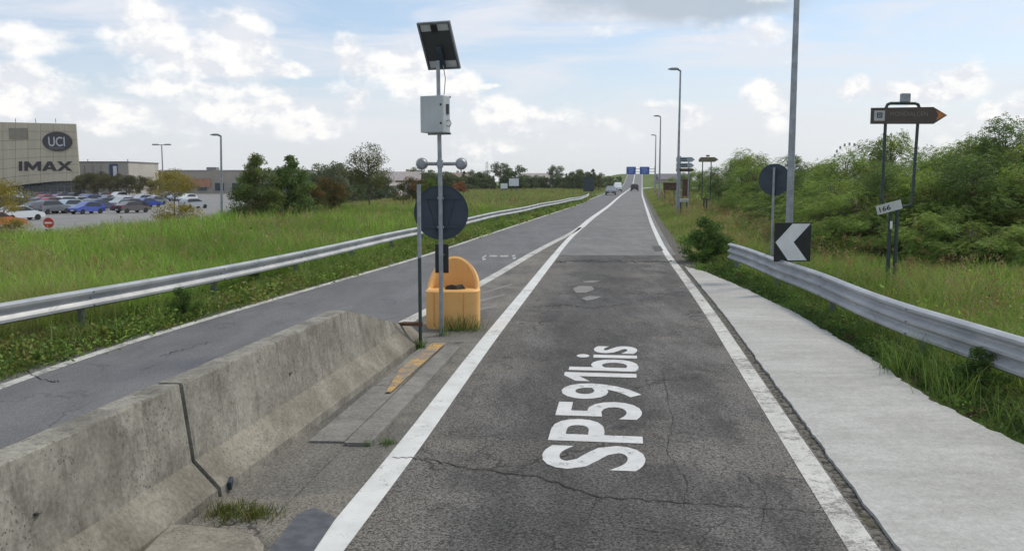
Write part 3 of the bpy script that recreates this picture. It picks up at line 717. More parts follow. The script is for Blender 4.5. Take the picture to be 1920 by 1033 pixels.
nn = len(pts); rb.add([(x, y, .555) for x, y in pts] + [(x * .8, y * .8, .60 + rr_.uniform(0, .035)) for x, y in pts], [tuple(range(nn, 2 * nn))] + [(k, (k + 1) % nn, (k + 1) % nn + nn, k + nn) for k in range(nn)])
rbo = rb.build('debris', RUBBLE); rbo.location = (Cx + .02, Cy - .03, .085); tag(rbo, 'dark scrap lying inside the orange crash cushion', 'debris')

# ------------------------------------------------------------------ signs and lamps on the right
def chevron():
    x, z = A(1486, 454, 19.2); o = empty('chevron_sign', (x, 19.2, 0), math.radians(9)); tag(o, 'black square sign with white chevron pointing left behind the guardrail', 'sign')
    p = .425; MB().box((0, 0, z), (p * 2, .02, p * 2), 0, 0, .006).build('sign_panel', BLACK, o)
    y = -.0135
    c = MB(); poly = [(-.40, 0), (-.02, .40), (.40, .40), (.02, .0), (.34, -.40), (-.10, -.40)]
    vs = [(a, y, z + b) for a, b in poly] + [(a, y + .004, z + b) for a, b in poly]; nn = 6
    c.add(vs, [(0, 1, 2, 3), (0, 3, 4, 5), (6, 9, 8, 7), (6, 11, 10, 9)] + [(k, k + 6, (k + 1) % 6 + 6, (k + 1) % 6) for k in range(6)]); c.build('chevron', WHITE, o)
    MB().tube([(0, .05, -.1), (0, .05, z + .38)], .03, 10).build('post', GALV_POLE, o, True)
chevron()
xr, zr = A(1451, 337, 22.0)
RS = empty('round_sign', (xr, 22.0, 0), math.radians(-33)); tag(RS, 'round traffic sign seen from behind on a thin grey post', 'sign')
MB().disc((0, .05, zr), .395, .006, 48).build('sign_disc', SIGNBACK, RS)
MB().tube([(0, 0, -.1), (0, 0, zr + .30)], .03, 12).build('post', GALV_POLE, RS, True)
for zz in (zr - .2, zr + .2): MB().box((0, .036, zz), (.42, .018, .035)).build('brace', SIGNBACK, RS)
def street_lamp(x, y, h, r0, r1, label, head=.75, group='street lamps along the right verge', z0=0.0, rz=0.0, side=-1, lean=0.0):
    o = empty('street_lamp', (x, y, z0), rz); tag(o, label, 'street lamp', group)
    MB().tube([(0, 0, -.2), (lean * .3, 0, h * .3), (lean, 0, h)], [r0, r0 * .92, r1], 14).build('pole', GALV_POLE, o, True)
    MB().tube([(lean, 0, h - .04), (lean + side * .22, 0, h + .06)], [r1 * 1.1, r1], 8).build('arm', GALV_DK, o, True)
    b = MB(); hl = head; X = lambda q: lean + side * (.10 + q * hl)
    sec = [(0, .05, .06), (.25, .13, .11), (.7, .14, .10), (1, .07, .04)]; vs = []
    for q, wd, ht in sec:
        for (a, c) in ((-1, -.35), (1, -.35), (1, .2), (.6, 1), (-.6, 1), (-1, .2)): vs.append((X(q), a * wd, h + .06 + c * ht))
    b.add(vs, [(i * 6 + k, i * 6 + (k + 1) % 6, (i + 1) * 6 + (k + 1) % 6, (i + 1) * 6 + k) for i in range(3) for k in range(6)] + [tuple(range(6)), tuple(range(18, 24))])
    hd = b.build('lamp_head', GALV_DK, o, True)
    MB().box((X(.5), 0, h + .06 - .046), (hl * .55, .16, .022), 0, 0, .005).build('lens', LAMP_LENS, hd)
    return o
street_lamp(A(1479, 440, 21)[0], 21.0, 10.2, .088, .05, 'nearest tall lamp pole rising out of the picture beside the chevron sign', lean=.0)
street_lamp(A(1270, 385, 61)[0], 61, 9.9, .10, .055, 'full height street lamp with head beside the stacked signs', lean=.03)
street_lamp(A(1236, 370, 105)[0], 105, 9.9, .12, .06, 'third street lamp along the right verge')
street_lamp(A(1228, 360, 149)[0], 149, 9.9, .13, .07, 'farthest street lamp along the right verge')
# brown direction sign on a bent tube frame
Y0 = 19.4; bx0 = A(1632, 217, Y0)[0]; ztop = A(1700, 202, Y0)[1]; zbot = A(1700, 233, Y0)[1]; xl = A(1661, 217, Y0)[0]; xr2 = A(1722, 217, Y0)[0]
xc = .5 * (xl + xr2); zc = .5 * (ztop + zbot); zlo = A(1690, 384, Y0)[1]; xpost = A(1686, 470, Y0)[0]
BS = empty('direction_sign', (xpost, Y0, 0)); tag(BS, 'brown arrow direction sign on a dark green tube frame', 'sign')
q = lambda px: A(px, 217, Y0)[0] - xpost
zt = A(1690, 194, Y0)[1]; ra = .09
fr = MB(); fr.tube([(q(1661) + .01, .03, zlo + .12), (q(1662), .03, zc), (q(1662), .03, zt - ra), (q(1662) + ra * .3, .03, zt - ra * .3), (q(1662) + ra, .03, zt), (q(1724) - ra, .03, zt), (q(1724) - ra * .3, .03, zt - ra * .3), (q(1724), .03, zt - ra), (q(1723), .03, zc), (q(1719), .03, zlo + .04), (q(1716), .03, zlo - .02), (q(1700), .03, zlo - .045)], .034, 12)
fr.build('tube_frame', GREENPOLE, BS, True)
MB().tube([(q(1661) + .01, .03, zlo + .14), (q(1664), .03, zlo + .03), (q(1678), .03, zlo - .05)], .034, 12).build('frame_foot', GREENPOLE, BS, True)
for px in (1679, 1692): MB().tube([(q(px), .03, -.15), (q(px), .03, zlo - .02)], .042, 12).build('post', GREENPOLE, BS, True)
hh = (ztop - zbot) / 2
pp = MB(); pp.prism([(q(1632), zc - hh), (q(1750), zc - hh), (q(1775), zc + .01), (q(1748), zc + hh + .01), (q(1632), zc + hh - .01)], -.03, -.005); ppo = pp.build('sign_panel', BROWN, BS)
MB().prism([(q(1754), zc - hh + .08), (q(1774), zc + .01), (q(1752), zc + hh - .05), (q(1758), zc + .02)], -.034, -.031).build('orange_tip', ORANGE_TIP, ppo)
MB().prism([(q(1638), zc - .11), (q(1658), zc - .11), (q(1658), zc + .11), (q(1638), zc + .11)], -.034, -.031).build('pictogram_plate', PANEL_WHITE, ppo)
for (a, b, c, d_) in ((1643, 1653, -.045, -.02), (1643, 1653, .045, .065), (1643, 1645, -.02, .045), (1651, 1653, -.02, .045), (1646, 1650, .0, .03)):
    MB().prism([(q(a), zc + c), (q(b), zc + c), (q(b), zc + d_), (q(a), zc + d_)], -.0375, -.035).build('pictogram', SIGNBACK, ppo)
text_child('MONDIALCEN', q(1668), q(1738), zc - .005, zc + .085, -.034, BROWN_TXT, ppo)
MB().box((q(1697), .03, A(1697, 184, Y0)[1]), (.20, .12, .20), 0, 0, .03).build('top_cap', GALV_POLE, BS)
tsx, tsz = A(1667, 389, Y0 - .1)
TS = MB(); TS.box((0, 0, 0), (.56, .012, .20), 0, 0, .004); tso = TS.build('sign_plate', mat('plate_offwhite', (.52, .52, .50), .5, 0, .1, 6)); tso.location = (tsx, Y0 - .10, tsz); tso.rotation_euler = (0, math.radians(-15), 0)
tag(tso, 'small tilted white plate hanging off the brown sign post', 'sign')
text_child('166', -.22, .03, -.055, .055, -.0085, BLACK, tso, .02)
MB().box((q(1680), -.015, A(1680, 422, Y0)[1]), (.05, .012, .17)).build('sticker', WHITE, BS)
# stacked arrow signs beside the second lamp
SS = empty('stacked_signs', (A(1272, 380, 63)[0], 63, 0)); tag(SS, 'stack of two grey arrow signs over a brown one on a post', 'sign')
q = lambda px: A(px, 300, 63)[0] - SS.location.x; zz = lambda py: A(1285, py, 63)[1]
for (y1, y2, m, x2, nm) in ((295, 304, GREYSIGN, 1303, 'arrow_panel'), (306, 315, GREYSIGN, 1302, 'arrow_panel'), (316, 322, BROWN, 1303, 'arrow_panel')):
    o = MB().prism([(q(1268), zz(y2)), (q(x2 - 6), zz(y2)), (q(x2), zz((y1 + y2) / 2)), (q(x2 - 6), zz(y1)), (q(1268), zz(y1))], -.03, .0).build(nm, m, SS)
    if m is GREYSIGN:
        for k in range(2): MB().box((q(1280 + k * 2), -.034, zz(y1 + 3 + 3.2 * k)), (.62 - .12 * k, .004, .07)).build('lettering_bar', SIGNBACK, o)
MB().tube([(q(1276), .06, -.2), (q(1276), .06, zz(293))], .05, 10).build('post', GALV_POLE, SS, True)
MB().tube([(q(1292), .06, -.2), (q(1292), .06, zz(296))], .05, 10).build('post', GALV_POLE, SS, True)
BD = empty('direction_sign', (A(1327, 380, 60)[0], 60, 0)); tag(BD, 'distant olive brown pointed sign on two slim green posts', 'sign')
q = lambda px: A(px, 300, 60)[0] - BD.location.x; zz = lambda py: A(1327, py, 60)[1]
MB().prism([(q(1310), zz(304)), (q(1340), zz(304)), (q(1347), zz(299.5)), (q(1340), zz(295)), (q(1314), zz(295)), (q(1310), zz(299))], -.03, 0).build('sign_panel', mat('sign_olive', (.17, .14, .085), .5, 0, .1, 2), BD)
MB().box((q(1327), -.01, zz(292.5)), (.24, .10, .12), 0, 0, .03).build('top_cap', mat('sign_olive', ()), BD)
for px in (1318, 1334): MB().tube([(q(px), .06, 1.2), (q(px), .06, zz(296))], .035, 8).build('frame_tube', GREENPOLE, BD, True)
MB().tube([(q(1318), .06, 1.2), (q(1334), .06, 1.2)], .035, 8).build('cross_tube', GREENPOLE, BD, True)
for px in (1322, 1327): MB().tube([(q(px), .06, -.2), (q(px), .06, 1.24)], .05, 8).build('post', GREENPOLE, BD, True)
# roadside boxes beyond
def place_box(px, py, Y, w_, h_, m, name, label, cat, roofm=None):
    x, z = A(px, py, Y); o = empty(name, (x, Y, 0)); tag(o, label, cat)
    MB().box((0, 0, z), (w_, .25, h_), 0, 0, .03).build('panel', m, o)
    for s_ in (-.35, .35): MB().tube([(s_ * w_, .16, -.1), (s_ * w_, .16, z + h_ * .4)], .045, 8).build('post', GREENPOLE, o, True)
    if roofm: MB().box((0, -.05, z + h_ / 2 + .10), (w_ * 1.15, .5, .14), 0, 0, .03).build('roof', roofm, o)
RB = mat('notice_redbrown', (.085, .042, .028), .7, 0, .35, 3)
place_box(1286, 352, 78, .60, 1.5, RB, 'notice_board', 'reddish brown tall board behind the stacked signs', 'board')
place_box(1256, 350, 92, 1.35, .75, RB, 'notice_board', 'reddish brown low board with pale roof left of the lamp', 'board', mat('roof_tan', (.33, .29, .22), .8))
place_box(1283, 376, 57, .55, .22, PANEL_WHITE, 'marker_board', 'small white board low in the grass by the second lamp', 'board')

# ------------------------------------------------------------------ overhead blue signs far ahead
GY = 300.0; GA = empty('sign_gantry', (A(1228, 340, GY)[0], GY, 0)); tag(GA, 'cantilever gantry with two blue direction signs over the far road', 'gantry')
q = lambda px: A(px, 320, GY)[0] - GA.location.x; zz = lambda py: A(1200, py, GY)[1]
for (a, b, c, d_) in ((1174.5, 1192, 313, 327), (1199.5, 1217.5, 313, 327)):
    o = MB().prism([(q(a), zz(d_)), (q(b), zz(d_)), (q(b), zz(c)), (q(a), zz(c))], -.12, .0).build('sign_panel', BLUE, GA)
    for k in range(3): MB().box((q((a + b) / 2) + (.2 if k % 2 else -.1), -.135, zz(c + 3.5 + 3.4 * k)), ((b - a) / 1650 * GY * (.62 - .1 * k), .01, .28)).build('lettering_bar', mat('sign_blue_text', (.22, .30, .60), .5), o)
MB().tube([(0, .25, -.3), (0, .25, zz(313))], .22, 12).build('mast', GALV_POLE, GA, True)
for zt_ in (zz(317), zz(322)): MB().tube([(0, .25, zt_), (q(1175), .25, zt_)], .10, 8).build('boom', GALV_POLE, GA, True)

# ------------------------------------------------------------------ cars
GLASS = mat('car_glass', (.018, .022, .028), .12, 0, 0, 1, .6); TYRE = mat('tyre', (.02, .02, .02), .8); RIM = mat('wheel_rim', (.35, .36, .37), .35, .7)
HEADL = mat('headlight', (.75, .76, .78), .2); TAILL = mat('tail_light', (.45, .02, .015), .3); TRIM = mat('car_trim', (.02, .02, .022), .6)
def paintmat(name, c):
    m = mat('car_paint_' + name, c, .28, .15, 0, 1, .5); m.node_tree.nodes['Principled BSDF'].inputs['Coat Weight'].default_value = .6; return m
PAINT = {'white': paintmat('white', (.66, .67, .68)), 'silver': paintmat('silver', (.40, .42, .44)), 'dark': paintmat('dark', (.035, .037, .042)),
 'blue': paintmat('blue', (.025, .055, .32)), 'navy': paintmat('navy', (.022, .03, .075)), 'red': paintmat('red', (.33, .035, .04)), 'brown': paintmat('brown', (.075, .05, .045)),
 'grey': paintmat('grey', (.14, .15, .165)), 'orange': paintmat('orange', (.48, .13, .03)), 'light blue': paintmat('lightblue', (.34, .42, .50)), 'black': paintmat('black', (.012, .012, .014))}
PROF = {  # side outline (x forward, z): nose ... tail
 'hatchback': [(2.0,.30),(2.05,.55),(1.98,.70),(1.70,.83),(1.05,.95),(.35,1.40),(.0,1.47),(-1.1,1.46),(-1.65,1.30),(-1.93,.98),(-2.0,.60),(-1.98,.30)],
 'saloon': [(2.2,.30),(2.25,.52),(2.18,.68),(1.85,.80),(1.05,.92),(.35,1.36),(.0,1.43),(-.9,1.42),(-1.55,1.04),(-2.15,.98),(-2.25,.60),(-2.2,.30)],
 'suv': [(2.1,.36),(2.17,.65),(2.10,.85),(1.80,.98),(1.10,1.08),(.50,1.55),(.15,1.66),(-1.5,1.65),(-1.95,1.40),(-2.13,1.05),(-2.17,.65),(-2.12,.36)],
 'van': [(2.4,.36),(2.47,.70),(2.38,1.0),(2.0,1.18),(1.55,1.70),(1.2,1.95),(.8,2.0),(-2.2,2.0),(-2.38,1.9),(-2.45,1.0),(-2.45,.6),(-2.4,.36)]}
def carw(z, h):
    belt = h * .63
    return .86 if z < belt else .86 - .22 * (z - belt) / (h - belt)
CARM = {}
def car_meshes(kind):
    if kind in CARM: return CARM[kind]
    P = PROF[kind]; h = max(z for _, z in P); n = len(P); D_ = {}
    b = MB(); vs = []
    for sgn, k in ((1, 1.0), (1, .90), (-1, .90), (-1, 1.0)):
        for x, z in P:
            wv_ = carw(z, h)
            vs.append((x if k == 1.0 else x * 1.0, sgn * (wv_ if k == 1.0 else wv_ * .86), z) if k == 1.0 else (x * 1.012, sgn * wv_ * .84, z + (.012 if z > .8 else 0)))
    for q in range(3): b.f += [(q * n + i, q * n + (i + 1) % n, (q + 1) * n + (i + 1) % n, (q + 1) * n + i) for i in range(n)]
    b.v = vs; b.f += [tuple(range(n)), tuple(3 * n + i for i in range(n - 1, -1, -1))]
    D_['body'] = b.mesh('car_body', None, True)
    # side windows follow the upper outline
    if kind == 'van': win = [(1.50, 1.22), (1.22, 1.72), (.55, 1.74), (.55, 1.20)]
    else:
        i4, i5, i6, i7, i8 = P[4], P[5], P[6], P[7], P[8]
        win = [(i4[0] - .12, i4[1] + .05), (i5[0] - .05, i5[1] - .04), (i6[0], i6[1] - .08), (i7[0], i7[1] - .08), (i8[0] + .12, max(i8[1] - .05, h * .70)), (i8[0] + .12, h * .66)]
    for s_ in (1, -1):
        vv = []
        for x, z in win: vv.append((x, s_ * (carw(z, h) + .008), z))
        for x, z in win: vv.append((x, s_ * (carw(z, h) - .02), z))
        m_ = len(win); D_['side%d' % s_] = MB().add(vv, [tuple(range(m_)), tuple(range(2 * m_ - 1, m_ - 1, -1))] + [(i, (i + 1) % m_, (i + 1) % m_ + m_, i + m_) for i in range(m_)]).mesh('side_window', GLASS)
    def screen(p0, p1, o):
        vv = []; dx, dz = p1[0] - p0[0], p1[1] - p0[1]; l = math.hypot(dx, dz); nx_, nz_ = dz / l * o, -dx / l * o
        for t in (.08, .90):
            x, z = p0[0] + dx * t, p0[1] + dz * t; ww = carw(z, h) * .84
            for s_ in (-1, 1): vv.append((x + nx_ * .02, s_ * ww, z + nz_ * .02))
        vv += [(x - nx_ * .03, y, z - nz_ * .03) for x, y, z in vv]
        return MB().add(vv, [(0, 1, 3, 2), (4, 6, 7, 5), (0, 4, 5, 1), (2, 3, 7, 6), (0, 2, 6, 4), (1, 5, 7, 3)]).mesh('windscreen', GLASS)
    D_['front'] = screen(P[4], P[5], -1) if kind != 'van' else screen(P[3], P[4], -1)
    D_['rear'] = screen(P[9], P[8], 1) if kind not in ('saloon', 'van') else screen(P[8], P[7], 1)
    rw = .33 if kind in ('suv', 'van') else .31
    D_['tyre'] = MB().lathe((0, 0, 0), [(rw * .72, -.10), (rw * .96, -.10), (rw, -.06), (rw, .06), (rw * .96, .10), (rw * .72, .10)], 18, 'Y').mesh('tyre', TYRE, True)
    D_['rim'] = MB().lathe((0, 0, 0), [(.05, -.108), (rw * .70, -.104), (rw * .70, .104), (.05, .108)], 14, 'Y').mesh('rim', RIM, True)
    xn, xt = P[1][0], P[-2][0]; zl = P[2][1] - .06
    D_['hl'] = MB().box((0, 0, 0), (.10, .34, .13), 0, 0, .02).mesh('headlight', HEADL); D_['tl'] = MB().box((0, 0, 0), (.08, .28, .18), 0, 0, .02).mesh('tail_light', TAILL)
    D_['bump'] = MB().box((0, 0, 0), (.08, 1.5, .20), 0, 0, .03).mesh('bumper', TRIM); D_['plate'] = MB().box((0, 0, 0), (.02, .50, .11)).mesh('number_plate', WHITE)
    D_['mirror'] = MB().box((0, 0, 0), (.12, .16, .12), 0, 0, .03).mesh('mirror', TRIM)
    D_['lay'] = (P, h, rw, xn, xt, zl); CARM[kind] = D_; return D_
def car(kind, colour, loc, heading, label, group, detail=True):
    D_ = car_meshes(kind); P, h, rw, xn, xt, zl = D_['lay']
    o = empty('van' if kind == 'van' else 'car', loc, heading); tag(o, label, 'van' if kind == 'van' else 'car', group)
    bo = link('body', D_['body'], o)
    if not D_['body'].materials: D_['body'].materials.append(PAINT[colour])
    bo.material_slots[0].link = 'OBJECT'; bo.material_slots[0].material = PAINT[colour]
    for k in ('side1', 'side-1'): link('side_window', D_[k], o)
    link('windscreen', D_['front'], o); link('rear_window', D_['rear'], o)
    for sx in (.64, -.66):
        for sy in (-1, 1):
            wh = link('wheel', D_['tyre'], o); wh.location = (sx * 2 * xn / 2.05 * .98, sy * .78, rw)
            if detail: link('rim', D_['rim'], wh)
    for sy in (-1, 1):
        a = link('headlight', D_['hl'], o); a.location = (P[2][0] - .03, sy * .62, zl)
        a = link('tail_light', D_['tl'], o); a.location = (xt + .02, sy * .66, P[-3][1] - .12)
        if detail: a = link('mirror', D_['mirror'], o); a.location = (P[4][0] - .15, sy * .93, P[4][1] + .08)
    for xx in (xn - .02, xt + .02): a = link('bumper', D_['bump'], o); a.location = (xx, 0, .42)
    for xx in (xn + .026, xt - .026): a = link('number_plate', D_['plate'], o); a.location = (xx, 0, .45)
    return o
hd = math.atan2(1, .1468)
car('hatchback', 'grey', (float(XO(150)) * .52 + float(XG(150)) * .48, 150, .0), hd + math.pi, 'grey car approaching in the oncoming lane, nearest of the moving cars', 'cars on the road')
car('van', 'white', (float(XO(192)) * .5 + float(XG(192)) * .5, 192, .0), hd + math.pi, 'white van approaching behind the nearer oncoming car', 'cars on the road')
car('suv', 'black', (float(XR(200)) - 1.7, 200, .0), hd, 'black car driving away far ahead in the right lane', 'cars on the road')
PC = [(163,401,'hatchback','blue','bright blue hatchback at the front of the parked rows',.25),(98,401,'suv','grey','grey parked car left of the bright blue hatchback',.3),
 (125,399,'suv','light blue','pale blue parked car just left of the bright blue hatchback',.35),(63,400,'hatchback','dark','dark parked car second from the white car at left',.3),(52,388,'saloon','grey','grey parked car behind the dark one at left',.4),
 (40,413,'hatchback','white','white car parked alone closest to the road at left',.1),(20,387,'suv','red','red parked car at the left edge of the photo',.3),(-8,428,'saloon','orange','orange car at the left edge nearest the road',.15),
 (188,395,'hatchback','navy','navy parked car behind the bright blue hatchback',.3),(248,399,'saloon','brown','dark brown parked car in the front row near the yellow tree',.2),(229,390,'suv','silver','silver parked car behind the dark brown one',.4),
 (245,381,'saloon','dark','black parked saloon behind the silver car',.3),(146,377,'suv','dark','black parked car in front of the cinema corner',.4),(166,378,'hatchback','grey','grey parked car right of the black one by the cinema',.4),
 (199,381,'saloon','grey','grey parked saloon in the middle of the back row',.4),(221,375,'suv','white','tall white parked car in the back row',.3),(267,377,'saloon','silver','silver parked saloon below the row of dark trees',.3),
 (290,382,'saloon','white','long white parked saloon left of the yellow tree',.2),(333,377,'suv','light blue','pale blue parked car seen behind the yellow tree',.3),(351,378,'hatchback','white','white parked car just right of the yellow tree',.3),
 (364,391,'hatchback','silver','lone silver car right of the yellow tree',.1),(112,378,'saloon','navy','navy parked car before the cinema glass front',.4),(88,380,'hatchback','red','red parked car before the cinema glass front',.4),
 (66,379,'suv','dark','black parked car under the cinema canopy',.4),(40,380,'saloon','grey','grey parked car under the cinema canopy',.4),(133,386,'saloon','dark','dark parked saloon behind the pale blue car',.35),(312,377,'hatchback','dark','dark small car parked behind the yellow tree trunk',.3),(80,390,'hatchback','navy','navy hatchback behind the grey front row car',.3),(10,398,'saloon','dark','dark saloon beside the red car at the left edge',.25)]
for (px, py, kd, colr, lb, rot) in PC:
    x, y = G(px, py, LOT_Z + .03); car(kd, colr, (x, y, LOT_Z + .03), rot * 1.2 + .85 + (math.pi if (px * 7) % 2 else 0), lb, 'cars in the car park', False)

rc = random.Random(12); cl_ = ['dark', 'navy', 'grey', 'silver', 'white', 'red', 'brown', 'blue', 'black']
for k in range(30):
    px = 8 + k * 12.2; py = rc.choice([372.5, 374.5, 384]) if k % 2 else 386 + (k % 3) * 3
    if 300 < px < 372 and py > 380: continue
    x, y = G(px, py, LOT_Z + .03); car(rc.choice(['hatchback', 'saloon', 'suv']), cl_[(k * 4) % 9], (x, y, LOT_Z + .03), 1.15 + (math.pi if k % 2 else 0), 'small ' + cl_[(k * 4) % 9] + ' parked car in the packed middle rows of the car park', 'packed rows of parked cars', False)
# ------------------------------------------------------------------ cinema, shops, houses
CLAD = surf('cladding_beige', lambda t: (t.mix(t.step(t.noise(t.mapv(t.obj(), (.5, .5, .12)), .9, 4, .6), .3, .7), (.46, .405, .30), (.54, .48, .36)), t.noise(t.mapv(t.obj(), (.1, .1, 6)), 3, 2), .15, .05), .7, .3)
CLAD2 = mat('cladding_grey', (.42, .395, .345), .8, 0, .1, .2); DARKCLAD = mat('cladding_dark', (.20, .195, .20), .8, 0, .1, .2)
WGLASS = mat('window_glass', (.055, .075, .095), .12, 0, .2, .3, .6); FRAME = mat('window_frame', (.33, .35, .36), .5, .3)
LETTER = mat('letter_black', (.02, .02, .024), .5); LOGO = mat('logo_dark', (.03, .03, .038), .45); LOGOT = mat('logo_letter', (.48, .49, .50), .5)
CY = 204.0; CI = empty('cinema', (A(70, 372, CY)[0], CY, LOT_Z)); tag(CI, 'beige cinema block with dark oval logo and IMAX lettering', 'building')
def Q(px, py): x, z = A(px, py, CY); return x - CI.location.x, z - LOT_Z
def edge_top(px): return 222 + (px + 300) / 443 * 10.5
def edge_bot(px): return float(np.interp(px, [-300, 0, 40, 95, 151], [374, 353, 347, 341, 338.5]))
body_top = [Q(px, edge_top(px) + .8) for px in (-300, 0, 142)]; body_bot = [Q(px, edge_bot(px) - .8) for px in (150, 95, 40, 0, -300)]
wb_ = MB(); outl = body_top + body_bot; nn = len(outl)
wb_.add([(x, .3, z) for x, z in outl] + [(x - 24, 30, z) for x, z in outl], [tuple(range(nn)), tuple(range(2 * nn - 1, nn - 1, -1))] + [(i, i + nn, (i + 1) % nn + nn, (i + 1) % nn) for i in range(nn)]); wb_.build('wall', DARKCLAD, CI)
cols_ = np.linspace(-300, 147, 20); NR = 7
for i in range(len(cols_) - 1):
    for j in range(NR):
        def corner(ci, rj):
            px = cols_[ci]; tpx = px; a, b = edge_top(px), edge_bot(px); t = rj / NR
            sk = (px > 100) * ((px - 100) / 47) * (-4 + 7.5 * t)
            return Q(px + sk, a + (b - a) * t)
        p = [corner(i, j), corner(i + 1, j), corner(i + 1, j + 1), corner(i, j + 1)]
        cx_, cz_ = sum(v[0] for v in p) / 4, sum(v[1] for v in p) / 4
        p = [(x + (.03 if x < cx_ else -.03), z + (.03 if z < cz_ else -.03)) for x, z in p]
        MB().prism(p, -.08, .12).build('cladding_panel', CLAD, CI)
MB().box((Q(35, 251)[0], -.16, Q(35, 251)[1]), (4.2, .18, 2.5)).build('vent', mat('vent_taupe', (.24, .215, .165), .8, 0, .1, 1), CI)
oc = Q(108.5, 266); ov = MB(); nn = 40
ov.prism([(oc[0] + 3.35 * math.cos(k * 2 * math.pi / nn), oc[1] + 2.2 * math.sin(k * 2 * math.pi / nn)) for k in range(nn)], -.42, -.10); ovo = ov.build('logo_board', LOGO, CI)
a0, a1 = Q(93, 275), Q(123, 257); text_child('UCI', a0[0], a1[0], a0[1], a1[1], -.46, LOGOT, ovo, .015)
a0, a1 = Q(95, 279.5), Q(122, 276.5); text_child('CINEMAS', a0[0], a1[0], a0[1], a1[1], -.46, mat('logo_small', (.25, .25, .26), .5), ovo)
def wall_letter(polys):
    b = MB()
    for k, poly in enumerate(polys): b.prism([Q(px, py) for px, py in poly], -.24 - .02 * k, -.09)
    b.build('wall_letter', LETTER, CI)
wall_letter([[(36, 303), (42, 303), (42, 320.5), (36, 320.5)]])
wall_letter([[(46.5, 320.5), (46.5, 303), (53.5, 303), (62, 312.5), (70.5, 303), (77.5, 303), (77.5, 320.5), (71.5, 320.5), (71.5, 310.5), (62, 320), (52.5, 310.5), (52.5, 320.5)]])
wall_letter([[(79.5, 320.5), (90, 303), (97, 303), (107, 320.5), (100, 320.5), (93.5, 308), (86.5, 320.5)], [(87, 314), (99.5, 314), (101.5, 317.5), (85.5, 317.5)]])
wall_letter([[(107.5, 303), (115, 303), (121.5, 309), (128, 303), (135.5, 303), (125.5, 311.7), (136, 320.5), (128, 320.5), (121.5, 314.5), (115, 320.5), (107, 320.5), (117.5, 311.7)]])
for k in range(3): MB().tube([(Q(20 + 38 * k, 226)[0], 2, Q(0, 230)[1]), (Q(20 + 38 * k, 226)[0], 2, Q(0, 221.5)[1])], .07, 6).build('roof_light_mast', GALV_DK, CI)
gx0, gx1 = Q(-60, 360)[0], Q(142, 360)[0]; gz1 = Q(100, 339)[1]
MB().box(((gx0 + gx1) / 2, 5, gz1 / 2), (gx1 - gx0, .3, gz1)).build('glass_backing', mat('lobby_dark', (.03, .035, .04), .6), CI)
gn = 15
for i in range(gn):
    for j in range(3):
        x0 = gx0 + (gx1 - gx0) * i / gn; x1 = gx0 + (gx1 - gx0) * (i + 1) / gn; z0 = gz1 * j / 3; z1 = gz1 * (j + 1) / 3
        wo_ = MB().box(((x0 + x1) / 2, 4.82, (z0 + z1) / 2), (x1 - x0 - .24, .04, z1 - z0 - .22)).build('window_pane', WGLASS, CI)
fm = MB()
for i in range(gn + 1): MB().box((gx0 + (gx1 - gx0) * i / gn, 4.77, gz1 / 2), (.16, .12, gz1)).build('mullion', FRAME, CI)
for j in range(4): MB().box(((gx0 + gx1) / 2, 4.74, gz1 * j / 3), (gx1 - gx0, .12, .14)).build('transom', FRAME, CI)
# neighbouring buildings
def block(px0, px1, py0, Y, depth, m, name, label, par=.4):
    x0 = A(px0, 340, Y)[0]; x1 = A(px1, 340, Y)[0]; h_ = A(px0, py0, Y)[1] - LOT_Z; o = empty(name, ((x0 + x1) / 2, Y, LOT_Z)); tag(o, label, 'building')
    MB().box((0, depth / 2, h_ / 2), (x1 - x0, depth, h_)).build('wall', m, o)
    MB().box((0, depth / 2, h_ + .12), (x1 - x0 + par, depth + par, .24)).build('parapet', CLAD2 if m is not CLAD2 else DARKCLAD, o); return o, x1 - x0, h_
bo, bw, bh = block(120, 242, 304.5, 236, 20, CLAD2, 'shop_building', 'grey box building with blue vertical sign right of the cinema')
sx = A(214, 318, 236)[0] - bo.location.x
MB().box((sx, -.15, bh - 2.6), (2.0, .3, 4.2)).build('sign_board', mat('sign_navy', (.03, .06, .13), .5), bo)
MB().box((sx + .35, -.33, bh - 2.3), (1.0, .05, 2.6)).build('sign_figure', WHITE, bo)
for k in range(7): MB().box((-bw * .42 + k * bw / 8, -.05, bh * .45), (.12, .12, bh * .9)).build('wall_joint', DARKCLAD, bo)
for k, xq in enumerate((-bw * .38, -bw * .2, bw * .42)): MB().tube([(xq, 3, bh), (xq, 3, bh + .9)], .10, 6).build('roof_vent', GALV_DK, bo)
bo, bw, bh = block(236, 300, 321, 262, 30, DARKCLAD, 'shop_building', 'low dark grey retail block in the middle distance')
bo, bw, bh = block(300.5, 590, 320.5, 266, 34, mat('cladding_tan', (.37, .33, .28), .8, 0, .1, .15), 'shop_building', 'long low tan retail building behind the car park')
for k in range(9):
    wnd = MB().box((-bw * .45 + k * bw / 9, -.06, 2.1), (3.0, .14, 2.6)).build('window', FRAME, bo); MB().box((-bw * .45 + k * bw / 9, -.15, 2.1), (2.7, .06, 2.3)).build('pane', WGLASS, wnd)
MB().box((-bw * .2, 6, bh + .7), (3, 3, .9), 0, 0, .1).build('roof_unit', DARKCLAD, bo)
MB().box((-bw * .27, -.2, bh - 3.6), (9, .3, 2.6)).build('shop_front', mat('shop_terracotta', (.42, .22, .14), .8, 0, .15, 1), bo)
